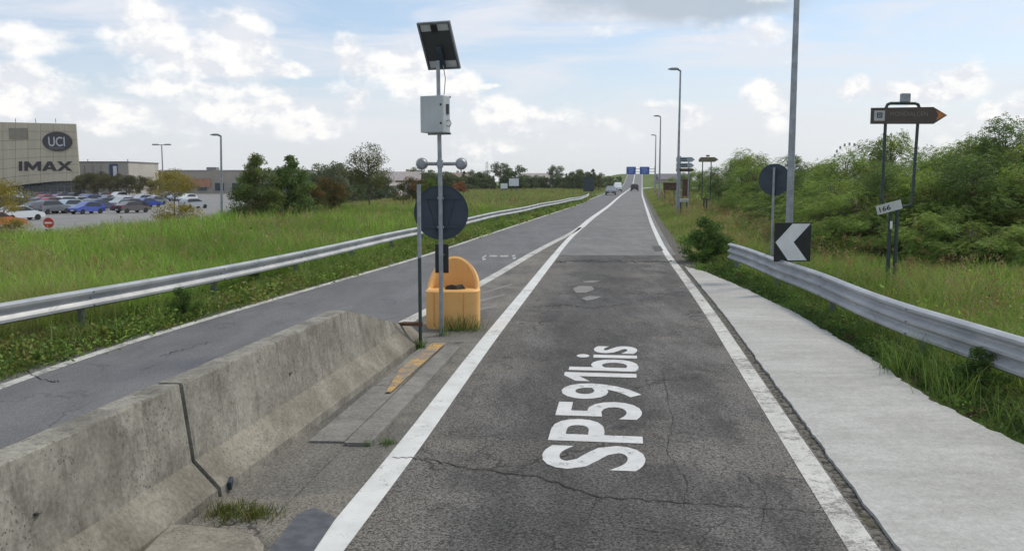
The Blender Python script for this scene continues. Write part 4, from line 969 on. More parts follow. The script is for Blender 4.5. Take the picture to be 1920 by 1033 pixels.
def house(px, Y, w_, d_, h_, rh, wallm, roofm, label, z0=-1.0, rz=.0):
    o = empty('house', (A(px, 340, Y)[0], Y, z0), rz); tag(o, label, 'house')
    MB().box((0, 0, h_ / 2), (w_, d_, h_)).build('wall', wallm, o)
    e = .5; rf = MB().add([(-w_ / 2 - e, -d_ / 2 - e, h_), (w_ / 2 + e, -d_ / 2 - e, h_), (w_ / 2 + e, d_ / 2 + e, h_), (-w_ / 2 - e, d_ / 2 + e, h_), (-w_ / 2 - e, 0, h_ + rh), (w_ / 2 + e, 0, h_ + rh)],
        [(0, 1, 5, 4), (2, 3, 4, 5), (0, 4, 3), (1, 2, 5), (0, 3, 2, 1)]).build('roof', roofm, o)
    MB().box((w_ * .2, d_ * .12, h_ + rh * .9), (.7, .7, 1.4)).build('chimney', wallm, rf)
    for k in range(3):
        wn = MB().box((-w_ * .3 + k * w_ * .3, -d_ / 2 - .02, h_ * .55), (1.1, .10, 1.3)).build('window', FRAME, o); MB().box((-w_ * .3 + k * w_ * .3, -d_ / 2 - .08, h_ * .55), (.9, .04, 1.1)).build('pane', WGLASS, wn)
HW = mat('house_plaster', (.52, .47, .42), .85, 0, .08, .6); HW2 = mat('house_plaster_rose', (.42, .34, .30), .85, 0, .08, .6); HR = mat('roof_tiles', (.26, .19, .165), .85, 0, .2, 2); HR2 = mat('roof_tiles_grey', (.34, .30, .285), .85, 0, .2, 2)
house(748, 190, 9, 8, 3.4, 1.9, HW2, HR2, 'house with pale grey gable roof left of the solar post')
house(727, 175, 5, 5, 2.6, .6, HW, HR2, 'small white outbuilding among trees left of the solar post', -1.2)
house(842, 250, 12, 9, 3.8, 1.8, HW2, HR, 'distant house with red brown roof behind the solar post')
house(1012, 320, 14, 9, 3.6, 2.0, HW, HR2, 'distant pale roofed house on the horizon left of the bend', -.6)
house(1262, 345, 12, 10, 3.0, 2.2, HW2, mat('roof_slate', (.16, .14, .17), .8, 0, .15, 2), 'dark slate roofed building right of the far ramp', -.2)
# billboards in the field
def billboard(px, py, Y, w_, h_, m, label, z0=-.6):
    x, z = A(px, py, Y); o = empty('billboard', (x, Y, z0)); tag(o, label, 'billboard')
    MB().box((0, 0, z - z0), (w_, .2, h_), 0, 0, .03).build('panel', m, o); MB().box((0, -.01, z - z0), (w_ + .16, .12, h_ + .16)).build('frame', SIGNBACK, o)
    for s_ in (-.25, .25): MB().tube([(s_ * w_, .12, -.3), (s_ * w_, .12, z - z0)], .09, 8).build('leg', SIGNBACK, o)
billboard(963.5, 342, 180, 2.0, 1.5, mat('poster_pale', (.66, .67, .72), .6, 0, .06, 1.5), 'pale billboard on a dark leg in the field')
billboard(945, 349, 190, 1.5, 1.1, WHITE, 'smaller white board left of the pale billboard')
billboard(1103.5, 346, 165, 1.8, 2.4, SIGNBACK, 'dark slate board back standing before trees left of the far road')
# mast, car park lamps, no entry sign, wheel
mx, mz = A(913, 303, 260); MA = empty('radio_mast', (mx, 260, -1)); tag(MA, 'thin grey lattice mast rising over the distant trees', 'mast')
for s_ in (-.25, .25): MB().tube([(s_ * 1.4, 0, 0), (s_, 0, mz + 1)], .07, 6).build('mast_leg', GALV_DK, MA)
for k in range(8): MB().tube([(-.3, 0, k * (mz + 1) / 8 + .3), (.3, 0, (k + 1) * (mz + 1) / 8 - .2)], .045, 5).build('lattice_bar', GALV_DK, MA)
zt_ = A(409, 255, 72)[1]; street_lamp(A(415.5, 410, 72)[0], 72, zt_ - LOT_Z, .11, .07, 'single headed grey lamp on the car park edge left of the dark trees', .75, 'car park lamps', LOT_Z, 0, -1, A(409.5, 255, 72)[0] - A(415.5, 410, 72)[0] + .20)
dx_, dz_ = A(303, 272, 150); DL = empty('double_lamp', (dx_, 150, LOT_Z)); tag(DL, 'twin headed lamp in the car park above the yellow tree', 'street lamp', 'car park lamps'); hh = dz_ - LOT_Z
MB().tube([(0, 0, 0), (0, 0, hh)], [.14, .09], 10).build('pole', GALV_POLE, DL, True); MB().tube([(-1.0, 0, hh), (1.0, 0, hh)], .06, 8).build('arm', GALV_DK, DL)
for s_ in (-1, 1): MB().box((s_ * 1.05, 0, hh + .05), (1.0, .4, .22), 0, 0, .06).build('lamp_head', GALV_DK, DL)
nx_, nz_ = A(91, 418, 52); NE = empty('no_entry_sign', (nx_, 52, float(TZ(nx_, 52)))); tag(NE, 'red no entry sign with white bar above a dark plate', 'sign'); nz_ -= NE.location.z
MB().disc((0, 0, nz_), .31, .02, 32).build('sign_disc', mat('sign_red', (.50, .035, .03), .45), NE); MB().box((0, -.0155, nz_), (.44, .008, .10)).build('white_bar', WHITE, NE)
MB().box((0, 0, nz_ - .52), (.46, .02, .30)).build('lower_plate', mat('plate_green', (.06, .11, .09), .6), NE); MB().tube([(0, .04, -.2), (0, .04, nz_ + .25)], .03, 8).build('post', GALV_POLE, NE)
fx_, fz_ = A(1593, 300, 500); FW = empty('ferris_wheel', (fx_, 500, 0)); tag(FW, 'top of a distant ferris wheel above the hedge', 'ferris wheel')
R_ = 29 / 1650 * 500; PALE = mat('wheel_pale', (.45, .45, .47), .6)
MB().tube([(R_ * .86 * math.cos(k * math.pi / 20), 0, fz_ + R_ * .86 * math.sin(k * math.pi / 20)) for k in range(41)], .07, 5).build('wheel_rim', PALE, FW)
for k in range(20):
    a = k * math.pi / 10 + .05
    MB().box((R_ * math.cos(a), 0, fz_ + R_ * math.sin(a)), (.9, .9, 1.7), 0, 0, .2).build('gondola', mat('gondola_grey', (.26, .26, .30), .6), FW)
    MB().tube([(0, 0, fz_), (R_ * .86 * math.cos(a), 0, fz_ + R_ * .86 * math.sin(a))], .05, 4).build('spoke', PALE, FW)
for s_ in (-1, 1): MB().tube([(s_ * 4, 0, 0), (0, 0, fz_)], .25, 6).build('support', PALE, FW)

# ------------------------------------------------------------------ trees and shrubs
def unit(v): return v / np.maximum(np.linalg.norm(v, axis=-1, keepdims=True), 1e-6)
def leaf_mesh(name, c, axis_, L, W, cols, rng, m):
    N = len(c); a = unit(axis_); rnd = unit(rng.normal(size=(N, 3)) + np.array([0, 0, .5])); b = unit(np.cross(a, rnd))
    L = np.broadcast_to(L, (N,))[:, None]; W = np.broadcast_to(W, (N,))[:, None]
    v = np.stack([c - a * L / 2, c + b * W / 2 + a * L * .05, c + a * L / 2, c - b * W / 2 + a * L * .05], 1).reshape(-1, 3)
    return np_mesh(name, v, np.arange(N * 4), np.full(N, 4), m, np.repeat(cols, 4, 0))
def pick(rng, pal, N, jit=.18):
    P = np.array([p[0] for p in pal]); wts = np.array([p[1] for p in pal], float); k = rng.choice(len(P), N, p=wts / wts.sum())
    return np.clip(P[k] * (1 + rng.normal(0, jit, (N, 1))), .004, 1)
def clump_cloud(rng, shape, n, H, R, z0):
    C = []
    while len(C) < n:
        if shape == 'cone':
            t = rng.random() ** 1.15; z = z0 + (H - z0) * t; rr = R * (1 - t) ** .62 * math.sqrt(rng.uniform(.05, 1)); a = rng.uniform(0, 6.283); C.append((rr * math.cos(a), rr * math.sin(a), z, R * .30 * (1 - .55 * t)))
        elif shape == 'shrub':
            t = rng.random(); z = z0 + (H - z0) * t; rr = R * math.sqrt(max(0, 1 - (t * .95) ** 2.6)) * math.sqrt(rng.random()); a = rng.uniform(0, 6.283); C.append((rr * math.cos(a), rr * math.sin(a), z * (.86 + .2 * rng.random()), R * rng.uniform(.16, .32)))
        else:
            d = unit(rng.normal(size=3)); rad = rng.uniform(.45, 1) ; zc = (z0 + H) / 2; C.append((d[0] * R * rad, d[1] * R * rad, zc + d[2] * (H - z0) / 2 * rad, R * rng.uniform(.2, .36)))
    return np.array(C)
def tree_proto(seed, shape, H, R, z0, n_clump, n_leaf, leaf, pal, spray=False, trunk_r=.10, dens_pow=.45, stems=1):
    rng = np.random.default_rng(seed); C = clump_cloud(rng, shape, n_clump, H, R, z0)
    wts = C[:, 3] ** 2; k = rng.choice(n_clump, n_leaf, p=wts / wts.sum())
    ccol = pick(rng, pal, n_clump, .20)
    d = unit(rng.normal(size=(n_leaf, 3))); rad = rng.random(n_leaf) ** dens_pow
    c = C[k, :3] + d * (C[k, 3] * rad)[:, None] * np.array([1.15, 1.15, .75])
    if spray:
        out = unit(c * np.array([1, 1, 0]) + rng.normal(0, .5, (n_leaf, 3))); out[:, 2] = rng.normal(-.15, .35, n_leaf); out = unit(out)
        M = 11; s = np.linspace(-.5, .5, M); ray = leaf * 4.6
        cc = (c[:, None, :] + out[:, None, :] * (s * ray)[None, :, None])
        side_ = unit(np.cross(out, np.array([0, 0, 1.0]))); sg = np.where(np.arange(M) % 2, 1, -1)
        cc = cc + side_[:, None, :] * (sg * leaf * .45)[None, :, None]; cc[:, :, 2] -= (s + .5)[None, :] ** 2 * ray * .35
        ax = unit(side_[:, None, :] * sg[None, :, None] + out[:, None, :] * .5 + rng.normal(0, .2, (n_leaf, M, 3)))
        colr = np.repeat(.55 * ccol[k] + .45 * pick(rng, pal, n_leaf), M, 0); cm = leaf_mesh('crown', cc.reshape(-1, 3), ax.reshape(-1, 3), leaf, leaf * .5, colr * (1 + rng.normal(0, .10, (len(colr), 1))), rng, LEAF)
    else:
        ax = unit(rng.normal(size=(n_leaf, 3)) + d * .4 - np.array([0, 0, .25]))
        cm = leaf_mesh('crown', c, ax, leaf * rng.uniform(.7, 1.3, n_leaf), leaf * .55, .5 * ccol[k] + .5 * pick(rng, pal, n_leaf), rng, LEAF)
    b = MB(); r = random.Random(seed)
    for s_ in range(stems):
        lx, ly = (r.uniform(-.25, .25) * R, r.uniform(-.25, .25) * R) if stems > 1 else (0, 0)
        b.tube([(lx * .3, ly * .3, -.2), (lx * .6, ly * .6, H * .3), (lx + r.uniform(-.1, .1), ly + r.uniform(-.1, .1), H * .62), (lx + r.uniform(-.2, .2), ly, H * .93)], [trunk_r, trunk_r * .75, trunk_r * .45, trunk_r * .12], 8)
        for (x, y, z, rr) in C[s_::stems][:46]:
            zb = max(.12 * H, min(z - .18 * H, H * .8)); b.tube([(lx * zb / H, ly * zb / H, zb), (x * .5, y * .5, (zb + z) / 2 - .02 * H), (x, y, z)], [trunk_r * .34, trunk_r * .22, trunk_r * .07], 5, False)
    return b.mesh('trunk', BARK, True), cm
def plant(proto, loc, name, label, cat, group=None, s=1.0, rz=0.0, sz=None):
    o = empty(name, loc, rz); o.scale = (s, s, sz or s); tag(o, label, cat, group)
    link('trunk' if cat == 'tree' else 'stem', proto[0], o); link('crown' if cat == 'tree' else 'foliage', proto[1], o); return o
LOCUST = [((.135, .205, .046), 4), ((.180, .255, .060), 4), ((.095, .155, .037), 3), ((.26, .32, .075), 1.8), ((.18, .16, .06), .5), ((.24, .13, .07), .2)]
LIGHTL = [((.19, .27, .06), 3), ((.24, .32, .075), 3), ((.13, .21, .05), 2), ((.32, .34, .09), .8)]
DARKL = [((.095, .150, .038), 4), ((.125, .185, .048), 3), ((.055, .10, .03), 2), ((.15, .19, .05), .8)]
rp_ = [tree_proto(11, 'shrub', 5.0, 2.4, .25, 64, 2600, .085, LOCUST, True, .09, .42, 3), tree_proto(12, 'shrub', 4.6, 2.5, .2, 60, 2600, .085, DARKL, True, .08, .42, 3),
       tree_proto(13, 'round', 5.4, 2.3, .5, 46, 2300, .090, LOCUST, True, .10, .42, 2), tree_proto(14, 'shrub', 4.2, 2.2, .15, 50, 2500, .080, LIGHTL, True, .07, .42, 3)]
HL_ = 'leafy green tree in the back rows of the hedgerow right of the road'
HG = 'hedgerow trees right of the road'
random.seed(21)
HED = [(1330,390),(1352,396),(1385,406),(1412,412),(1440,430),(1475,445),(1520,468),(1565,480),(1610,486),(1655,490),(1700,496),(1740,500),(1785,504),(1835,508),(1880,510),(1935,512),(1995,514),(2060,516)]
HP = (5.0, 4.6, 5.4, 4.2)
def skyline(px): return float(np.interp(px, [1250,1300,1330,1385,1410,1440,1500,1600,1690,1750,1785,1850,1920,2000], [326,322,310,284,276,294,292,284,284,266,240,236,232,228]))
FRONT = ['behind the olive brown pointed sign', 'just right of the olive brown pointed sign', 'midway between the olive sign and the round sign back', 'just left of the round sign back', 'directly behind the round sign back',
 'directly behind the nearest lamp pole', 'above the chevron sign', 'first to the right of the chevron sign', 'second to the right of the chevron sign', 'behind the left tube of the brown sign frame', 'seen through the brown sign frame',
 'just right of the brown sign frame', 'second to the right of the brown sign frame', 'third to the right of the brown sign frame', 'last but one before the right photo edge', 'cut by the right photo edge', 'just beyond the right photo edge', 'farther beyond the right photo edge']
def hedge(k, px, Y, dy, lab=None):
    z = A(px, skyline(px) + dy, Y)[1]; i = k % 4; s_ = z / (HP[i] * 1.10); wid = max(s_, .78) * random.uniform(.95, 1.1)
    x = A(px, 340, Y)[0]; plant(rp_[i], (x, Y, float(TZ(x, Y))), 'locust_tree', lab or HL_, 'tree', HG, wid, random.uniform(0, 6.28), s_)
for k, (px, py) in enumerate(HED): hedge(k, px, G(px, py)[1] + 1.2, (18, 62, 30, 78)[(k * 7 + 3) % 4] + random.uniform(-8, 8) + (22 if px > 1760 else 0), 'front hedgerow tree ' + FRONT[k])
for (px, py, top, w_, lb) in [(1508,466,352,.62,'pale green shrub just above the chevron sign'), (1550,482,356,.60,'pale shrub first to the right of the chevron sign'), (1596,492,330,.72,'tall pale green shrub left of the brown sign post'), (1645,500,392,.55,'low pale shrub beside the brown sign post'),
                          (1735,508,372,.66,'pale shrub right of the brown sign post'), (1812,516,392,.62,'low pale shrub in front of the tall right trees'), (1885,520,402,.60,'yellow green shrub near the right photo edge'), (1425,424,345,.62,'pale shrub left of the round sign back')]:
    x, Y = G(px, py); zt2 = A(px, top, Y)[1]; plant(rp_[3], (x, Y, float(TZ(x, Y))), 'shrub', lb, 'shrub', 'pale shrubs before the hedgerow', w_, random.uniform(0, 6), zt2 / (4.2 * 1.1))
for k, (px, Y) in enumerate([(1345,112),(1375,95),(1415,78),(1450,62),(1490,55),(1530,50),(1580,46),(1630,44),(1680,42),(1730,40),(1775,38),(1825,37),(1875,37),(1930,36),(1310,130),(1290,150),(1270,175),(1320,165),(1256,200),(1400,70),(1560,60),(1650,58),(1800,48),(1860,46)]):
    hedge(k * 3 + 1, px, Y, random.uniform(-16, 20))
plant(rp_[2], (A(1668, 340, 50)[0], 50, 0), 'locust_tree', 'taller thin topped tree behind the brown direction sign frame', 'tree', HG, 1.02, .4, 1.02)
# dark pyramidal trees, bush, airy tree on the left
DKP = [((.12, .18, .05), 4), ((.165, .22, .06), 3), ((.15, .14, .045), 1.5), ((.19, .12, .045), .8), ((.05, .085, .028), 2)]
cone = tree_proto(31, 'cone', 4.15, 1.95, .1, 130, 24000, .12, DKP, False, .10)
cone2 = tree_proto(32, 'cone', 4.0, 2.0, .1, 130, 24000, .12, [((.105, .18, .05), 4), ((.15, .22, .06), 3), ((.20, .21, .065), .9), ((.045, .082, .026), 2)], False, .10)
def on(px, Y): x = A(px, 340, Y)[0]; return (x, Y, float(TZ(x, Y)))
plant(cone, on(481, 56), 'hornbeam_tree', 'dark pointed tree with brownish tips, left of the pair', 'tree', 'pointed trees on the car park edge', 1.0, .3)
plant(cone2, on(546, 58), 'hornbeam_tree', 'dark green pointed tree, right of the pair', 'tree', 'pointed trees on the car park edge', 1.0, 2.0)
bush = tree_proto(33, 'shrub', 2.6, 1.6, .1, 50, 9000, .11, [((.10, .10, .03), 2), ((.17, .075, .03), 2), ((.06, .09, .025), 3)], False, .06, .45, 3)
plant(bush, on(612, 64), 'shrub', 'rounded russet green bush right of the pointed trees', 'shrub', None, 1.0, .5)
plant(bush, on(582, 60), 'shrub', 'reddish bush tucked behind the right pointed tree', 'shrub', None, .8, 2.5)
airy = tree_proto(34, 'round', 5.4, 1.9, 1.2, 60, 5200, .13, [((.10, .12, .045), 3), ((.14, .13, .05), 2), ((.075, .085, .035), 2)], False, .08)
plant(airy, on(692, 74), 'young_tree', 'airy thin leaved tree standing apart left of the solar post', 'tree', None, 1.05, 1.0, 1.06)
YEL = [((.30, .24, .045), 3), ((.22, .20, .045), 2), ((.36, .26, .05), 2), ((.13, .14, .035), 1)]
yel = tree_proto(35, 'round', 5.2, 2.3, 2.4, 40, 6500, .13, YEL, False, .07)
plant(yel, (A(325, 340, 84)[0], 84, LOT_Z), 'yellow_tree', 'yellow leaved tree in the middle of the car park', 'tree', 'yellowing trees in the car park', 1.0, .2)
yel2 = tree_proto(36, 'shrub', 2.2, 2.1, .2, 36, 4500, .13, YEL, False, .05, .45, 3)
plant(yel2, (A(327, 340, 70)[0], 70, LOT_Z), 'shrub', 'low yellow shrub below the yellow car park tree', 'shrub', None, 1.0, 1.1)
plant(yel, (A(-12, 340, 66)[0], 66, LOT_Z - .7), 'yellow_tree', 'golden yellow tree cut by the left photo edge', 'tree', 'yellowing trees in the car park', .95, 2.2)
plant(yel2, (A(8, 340, 60)[0], 60, float(TZ(A(8, 340, 60)[0], 60))), 'shrub', 'golden shrub at the left photo edge above the grass', 'shrub', None, .7, 1.1)
LOTP = [((.085, .085, .032), 3), ((.11, .09, .035), 2), ((.06, .075, .028), 3), ((.13, .085, .04), 1)]
lott = tree_proto(37, 'round', 6.5, 2.7, 1.5, 45, 6500, .20, LOTP, False, .12)
for k, (px, Y, s_) in enumerate([(158,180,.95),(182,176,1.0),(205,190,.95),(236,178,.92),(262,186,.86),(290,190,.72)]):
    plant(lott, (A(px, 340, Y)[0], Y, LOT_Z), 'car_park_tree', ['tree against the cinema corner', 'brown green tree second from the cinema corner', 'tree below the blue vertical sign', 'dark tree right of the blue vertical sign', 'dark tree fifth along the row from the cinema', 'smallest tree ending the row from the cinema'][k], 'tree', 'row of trees before the shops', s_, k * 1.3)
FARP = [((.095, .130, .062), 3), ((.075, .105, .054), 3), ((.13, .155, .075), 2), ((.14, .125, .075), 1)]
PALEP = [((.17, .19, .13), 3), ((.14, .165, .105), 2)]
fr_ = [tree_proto(41, 'round', 8, 3.6, 1.2, 40, 4200, .42, FARP, False, .2), tree_proto(42, 'shrub', 7, 4.0, .4, 44, 4200, .42, FARP, False, .2), tree_proto(43, 'cone', 9, 3.0, .6, 40, 4000, .38, FARP, False, .18)]
pale = tree_proto(44, 'round', 10, 3.4, 3.6, 40, 3600, .36, PALEP, False, .2)
FT = 'dark distant tree in the treeline along the horizon left of the road'
for k, (px, Y, top) in enumerate([(600,150,328),(618,140,312),(640,135,308),(660,150,318),(715,160,330),(765,215,322),(780,200,316),(800,190,322),(870,240,322),(890,236,320),(905,230,322),(925,245,330),(985,260,328),(1005,270,330),(1062,262,326),(1080,250,320),(1095,215,320),(1112,205,318),(1122,230,325),(1145,300,331),(1020,290,330),(845,230,325),(955,270,330),(735,190,334),(820,230,328),(1160,340,331),(1044,250,333)]):
    z0 = float(TZ(A(px, 340, Y)[0], Y)); h_ = A(px, top, Y)[1] - z0; p = fr_[k % 3]; base_h = (8, 7, 9)[k % 3]
    plant(p, (A(px, 340, Y)[0], Y, z0), 'distant_tree', FT, 'tree', 'trees along the horizon', h_ / base_h, k * 1.7)
for k, (px, Y, top) in enumerate([(575,170,324),(655,165,322),(680,180,324),(705,185,326),(738,205,326),(757,210,324),(792,215,324),(812,210,326),(830,205,322),(858,215,328),(880,220,326),(915,225,330),(948,235,331),(972,240,331),(995,245,329),(1015,250,331),(1030,250,330),(1055,245,329),(1072,240,327),(1088,232,324),(1130,260,330)]):
    z0 = float(TZ(A(px, 340, Y)[0], Y)); h_ = A(px, top, Y)[1] - z0
    o = plant(fr_[1], (A(px, 340, Y)[0], Y, z0), 'distant_tree', 'low bushy tree in the hedge line across the far meadow', 'tree', 'hedge line trees across the meadow', h_ / 7.4 * 1.25, k * 2.3, h_ / 7.4)
for k, (px, Y, top, lb) in enumerate([(938,240,303,'tall pale round crowned tree right of the mast'),(1043,255,309,'pale round crowned tree nearer the road bend'),(632,128,302,'light grey green tree behind the russet bush')]):
    z0 = float(TZ(A(px, 340, Y)[0], Y)); h_ = A(px, top, Y)[1] - z0; plant(pale, (A(px, 340, Y)[0], Y, z0), 'pale_tree', lb, 'tree', None, h_ / 10, k)
z0 = -1.6; plant(fr_[0], (A(967, 340, 225)[0], 225, z0), 'distant_tree', 'small dark rounded tree above the pale billboard', 'tree', None, (A(967, 312, 225)[1] - z0) / 8, 0)
plant(tree_proto(45, 'shrub', 4, 2.0, .2, 30, 3000, .26, [((.28, .085, .04), 3), ((.22, .11, .05), 2), ((.12, .10, .04), 1)], False, .1), (A(862, 340, 170)[0], 170, -1.2), 'red_shrub', 'russet red shrub behind the round sign back', 'shrub', None, .9, 0)
plant(bush, (A(772, 340, 100)[0], 100, -.9), 'shrub', 'brown bush left of the round sign back', 'shrub', None, 1.35, 1.4)
plant(tree_proto(46, 'shrub', 2.6, 1.3, .1, 40, 7000, .10, [((.10, .17, .03), 3), ((.14, .20, .04), 2)], False, .05, .45, 3), (A(806, 340, 90)[0], 90, .1), 'shrub', 'fresh green bush just behind the lamp arm', 'shrub', None, 1.0, 0)
# low bushes on the verges
WEED = [((.09, .165, .036), 4), ((.125, .205, .048), 3), ((.065, .12, .028), 2), ((.17, .18, .05), .7)]
wb = tree_proto(51, 'shrub', 1.0, .62, .03, 46, 6500, .055, WEED, False, .02, .5, 5)
for (x, y, s_, lb) in [(*G(345, 600), .55, 'dark weedy bush under the left guardrail'), (*G(480, 548), .45, 'low weedy bush behind the left edge line'), (*G(1325, 490), 1.25, 'dark bush at the far end of the right guardrail'),
                       (*G(1835, 740), .52, 'tangled weed bush in front of the right guardrail'), (6.2, 26.5, .9, 'green bush just beyond the right guardrail end')]:
    plant(wb, (x, y, -.03), 'weed_bush', lb, 'shrub', 'weedy bushes on the verges', s_, x)

# ------------------------------------------------------------------ grasses and weeds
def blades(name, P, h, wd, lean, cols, tipc, rng, m=GRASS):
    N = len(P); a = rng.uniform(0, 6.283, N); b = np.stack([np.cos(a), np.sin(a), np.zeros(N)], 1); la_ = rng.uniform(0, 6.283, N)
    ld = np.stack([np.cos(la_), np.sin(la_), np.zeros(N)], 1) * (lean * h)[:, None]; up = np.zeros((N, 3)); up[:, 2] = h
    w2 = wd[:, None] / 2
    v = np.stack([P - b * w2, P + b * w2, P + up * .55 + ld * .30 + b * w2 * .75, P + up * .55 + ld * .30 - b * w2 * .75, P + up * (1 - .25 * lean[:, None]) + ld], 1).reshape(-1, 3)
    i = np.arange(N)[:, None] * 5; f = np.concatenate([i, i + 1, i + 2, i + 3, i + 3, i + 2, i + 4], 1).ravel(); cnt = np.tile([4, 3], N)
    midc = cols * .6 + tipc * .4
    c = np.stack([cols, cols, midc, midc, tipc], 1).reshape(-1, 3); return np_mesh(name, v, f, cnt, m, c)
def vnoise(x, y, s, seed):
    r = np.random.default_rng(seed); g = r.random((64, 64)); u = x / s; v = y / s; i = np.floor(u).astype(int); j = np.floor(v).astype(int); fu = u - i; fv = v - j
    fu = fu * fu * (3 - 2 * fu); fv = fv * fv * (3 - 2 * fv); q = lambda a, b: g[a % 64, b % 64]
    return (q(i, j) * (1 - fu) + q(i + 1, j) * fu) * (1 - fv) + (q(i, j + 1) * (1 - fu) + q(i + 1, j + 1) * fu) * fv
def lot_mask(x, y): return (y > 60) & (x < np.interp(y, [62, 120, 300], [-20, -30.5, -61.5]))
def sample(N, fa, fb, y0, y1, rng, pw=1.0):
    t = rng.random(N); y = y0 * (y1 / y0) ** (t ** pw) ; a = fa(y); b = fb(y); u = rng.random(N); x = a + (b - a) * u
    return x, y, u
def field(name, label, N, fa, fb, y0, y1, h0, h1, w0, pal, tips, seed, mask=None, hz=None, cat='grass', lean=(.15, .7), tanp=.35, pw=1.0):
    rng = np.random.default_rng(seed); x, y, u = sample(N, fa, fb, y0, y1, rng, pw)
    keep = (np.abs(x) < .72 * y + 3) & ~lot_mask(x, y)
    if mask is not None: keep &= mask(x, y, u, rng)
    x, y, u = x[keep], y[keep], u[keep]; N = len(x); n1 = vnoise(x + 100, y + 100, 2.6, seed); n2 = vnoise(x + 300, y + 50, .8, seed + 1)
    h = (h0 + (h1 - h0) * np.clip(.55 * n1 + .45 * n2 + rng.normal(0, .16, N), 0, 1)); 
    if hz is not None: h *= hz(x, y, u)
    wd = w0 * (1 + y / 16) * rng.uniform(.6, 1.4, N)
    c = pick(rng, pal, N, .16); n3 = vnoise(x + 10, y + 410, 4.0, seed + 2)[:, None]; c = c * (.62 + .76 * n3)
    dry = np.clip((vnoise(x + 55, y + 210, 3.2, seed + 5) - .56) * 3.2, 0, .6)[:, None] * (rng.random((N, 1)) < .75); c = c * (1 - dry) + pick(rng, tips, N, .2) * dry; h = h * (.75 + .6 * vnoise(x + 900, y + 30, 1.5, seed + 6))
    tp = pick(rng, tips, N, .15); tsel = (rng.random(N) < tanp * (.3 + 1.4 * n3[:, 0]))[:, None]; tc = np.where(tsel, tp, c * 1.1)
    me = blades(name, np.stack([x, y, TZ(x, y) - .02], 1), h, wd, rng.uniform(*lean, N), c, tc, rng); o = link(name, me); tag(o, label, cat, None, 'stuff'); return o
MEAD = [((.185, .320, .048), 5), ((.235, .370, .065), 4), ((.135, .245, .038), 3), ((.32, .36, .10), 1.6)]
TAN = [((.33, .28, .15), 3), ((.27, .22, .11), 2), ((.28, .17, .10), 1)]
field('meadow_grass', 'tall bright green grass on the bank left of the guardrail', 105000, lambda y: np.maximum(XRAIL(y) - 34, -.72 * y - 3), lambda y: XRAIL(y) - .18, 8, 70, .34, 1.02, .0072, MEAD, TAN, 61, tanp=.22)
field('meadow_grass', 'far tan and green meadow left of the road', 60000, lambda y: np.maximum(XRAIL(y) - 70, -.45 * y), lambda y: XRAIL(y) - .3, 62, 300, .30, .75, .0065, [((.155, .235, .050), 4), ((.21, .25, .08), 3), ((.115, .18, .042), 2), ((.28, .25, .115), 1.4)], TAN, 62, tanp=.45)
VL = [((.150, .235, .048), 4), ((.195, .275, .062), 3), ((.105, .175, .038), 3), ((.28, .28, .10), 1.3)]
VW = [((.100, .180, .036), 4), ((.120, .210, .045), 3), ((.062, .118, .026), 3), ((.18, .20, .055), .8)]
field('verge_grass', 'dark low weeds between the left edge line and guardrail', 62000, lambda y: XRAIL(y) - .35, lambda y: XO(y) - .12, 8.5, 140, .14, .50, .0066, VL, TAN, 63, hz=lambda x, y, u: 1.15 - .85 * u ** 2, tanp=.10, lean=(.3, 1.0))
def right_out(y): return np.where(y < 25.4, slab_out(y) + .02, XR(y) + .62)
field('verge_grass', 'patchy low weeds between the pale walkway and right guardrail', 30000, lambda y: right_out(y), lambda y: np.interp(y, [6, 9, 12, 18, 24, 27], [6.2, 6.0, 5.9, 6.1, 6.4, 6.6]), 6.0, 27, .05, .26, .0055, VW, TAN, 64,
      mask=lambda x, y, u, r: r.random(len(x)) < np.clip(.25 + 1.2 * u + .9 * (vnoise(x, y, .7, 9) - .4), 0, 1), hz=lambda x, y, u: .45 + .8 * u, tanp=.12, lean=(.3, 1.0))
RM = [((.190, .300, .060), 4), ((.245, .350, .080), 3), ((.135, .225, .046), 3), ((.34, .33, .14), 1.5)]
field('meadow_grass', 'tall mixed grass behind the right guardrail', 62000, lambda y: np.interp(y, [6, 9, 12, 18, 24, 27], [5.95, 5.8, 5.75, 6.05, 6.2, 6.5]) + .08, lambda y: np.interp(y, [7, 20, 31], [11, 18, 22]), 6.5, 31, .30, .82, .0068, RM, TAN, 65, tanp=.30, lean=(.2, .8))
field('meadow_grass', 'tan tipped grass between the right road edge and hedge', 60000, right_out, lambda y: XR(y) + np.interp(y, [25, 40, 90, 200], [10, 8.5, 8, 10]), 25.4, 230, .22, .80, .0062, RM, TAN, 66, hz=lambda x, y, u: .35 + .75 * sst(0, .25, u), tanp=.55)
# reddish seed heads of the tall grass on the right, broad leaved weeds on the verges
def heads(name, label, n, fa, fb, y0, y1, hh, pal, seed, per=26):
    rng = np.random.default_rng(seed); x, y, u = sample(n, fa, fb, y0, y1, rng); z = TZ(x, y); h = rng.uniform(*hh, n); lx = rng.normal(0, .10, n); ly = rng.normal(0, .10, n)
    t = rng.uniform(.62, 1.02, (n, per)); sp = .09 * (1.05 - t) / .4 + .012
    c = np.stack([x[:, None] + lx[:, None] * t + rng.normal(0, 1, (n, per)) * sp, y[:, None] + ly[:, None] * t + rng.normal(0, 1, (n, per)) * sp, z[:, None] + h[:, None] * t], -1).reshape(-1, 3)
    me = leaf_mesh(name, c, unit(rng.normal(0, .5, c.shape) + np.array([0, 0, 1.0])), .045 * np.repeat(1 + y / 40, per), .011 * np.repeat(1 + y / 25, per), np.repeat(pick(rng, pal, n), per, 0), rng, GRASS)
    tag(link(name, me), label, 'grass', None, 'stuff')
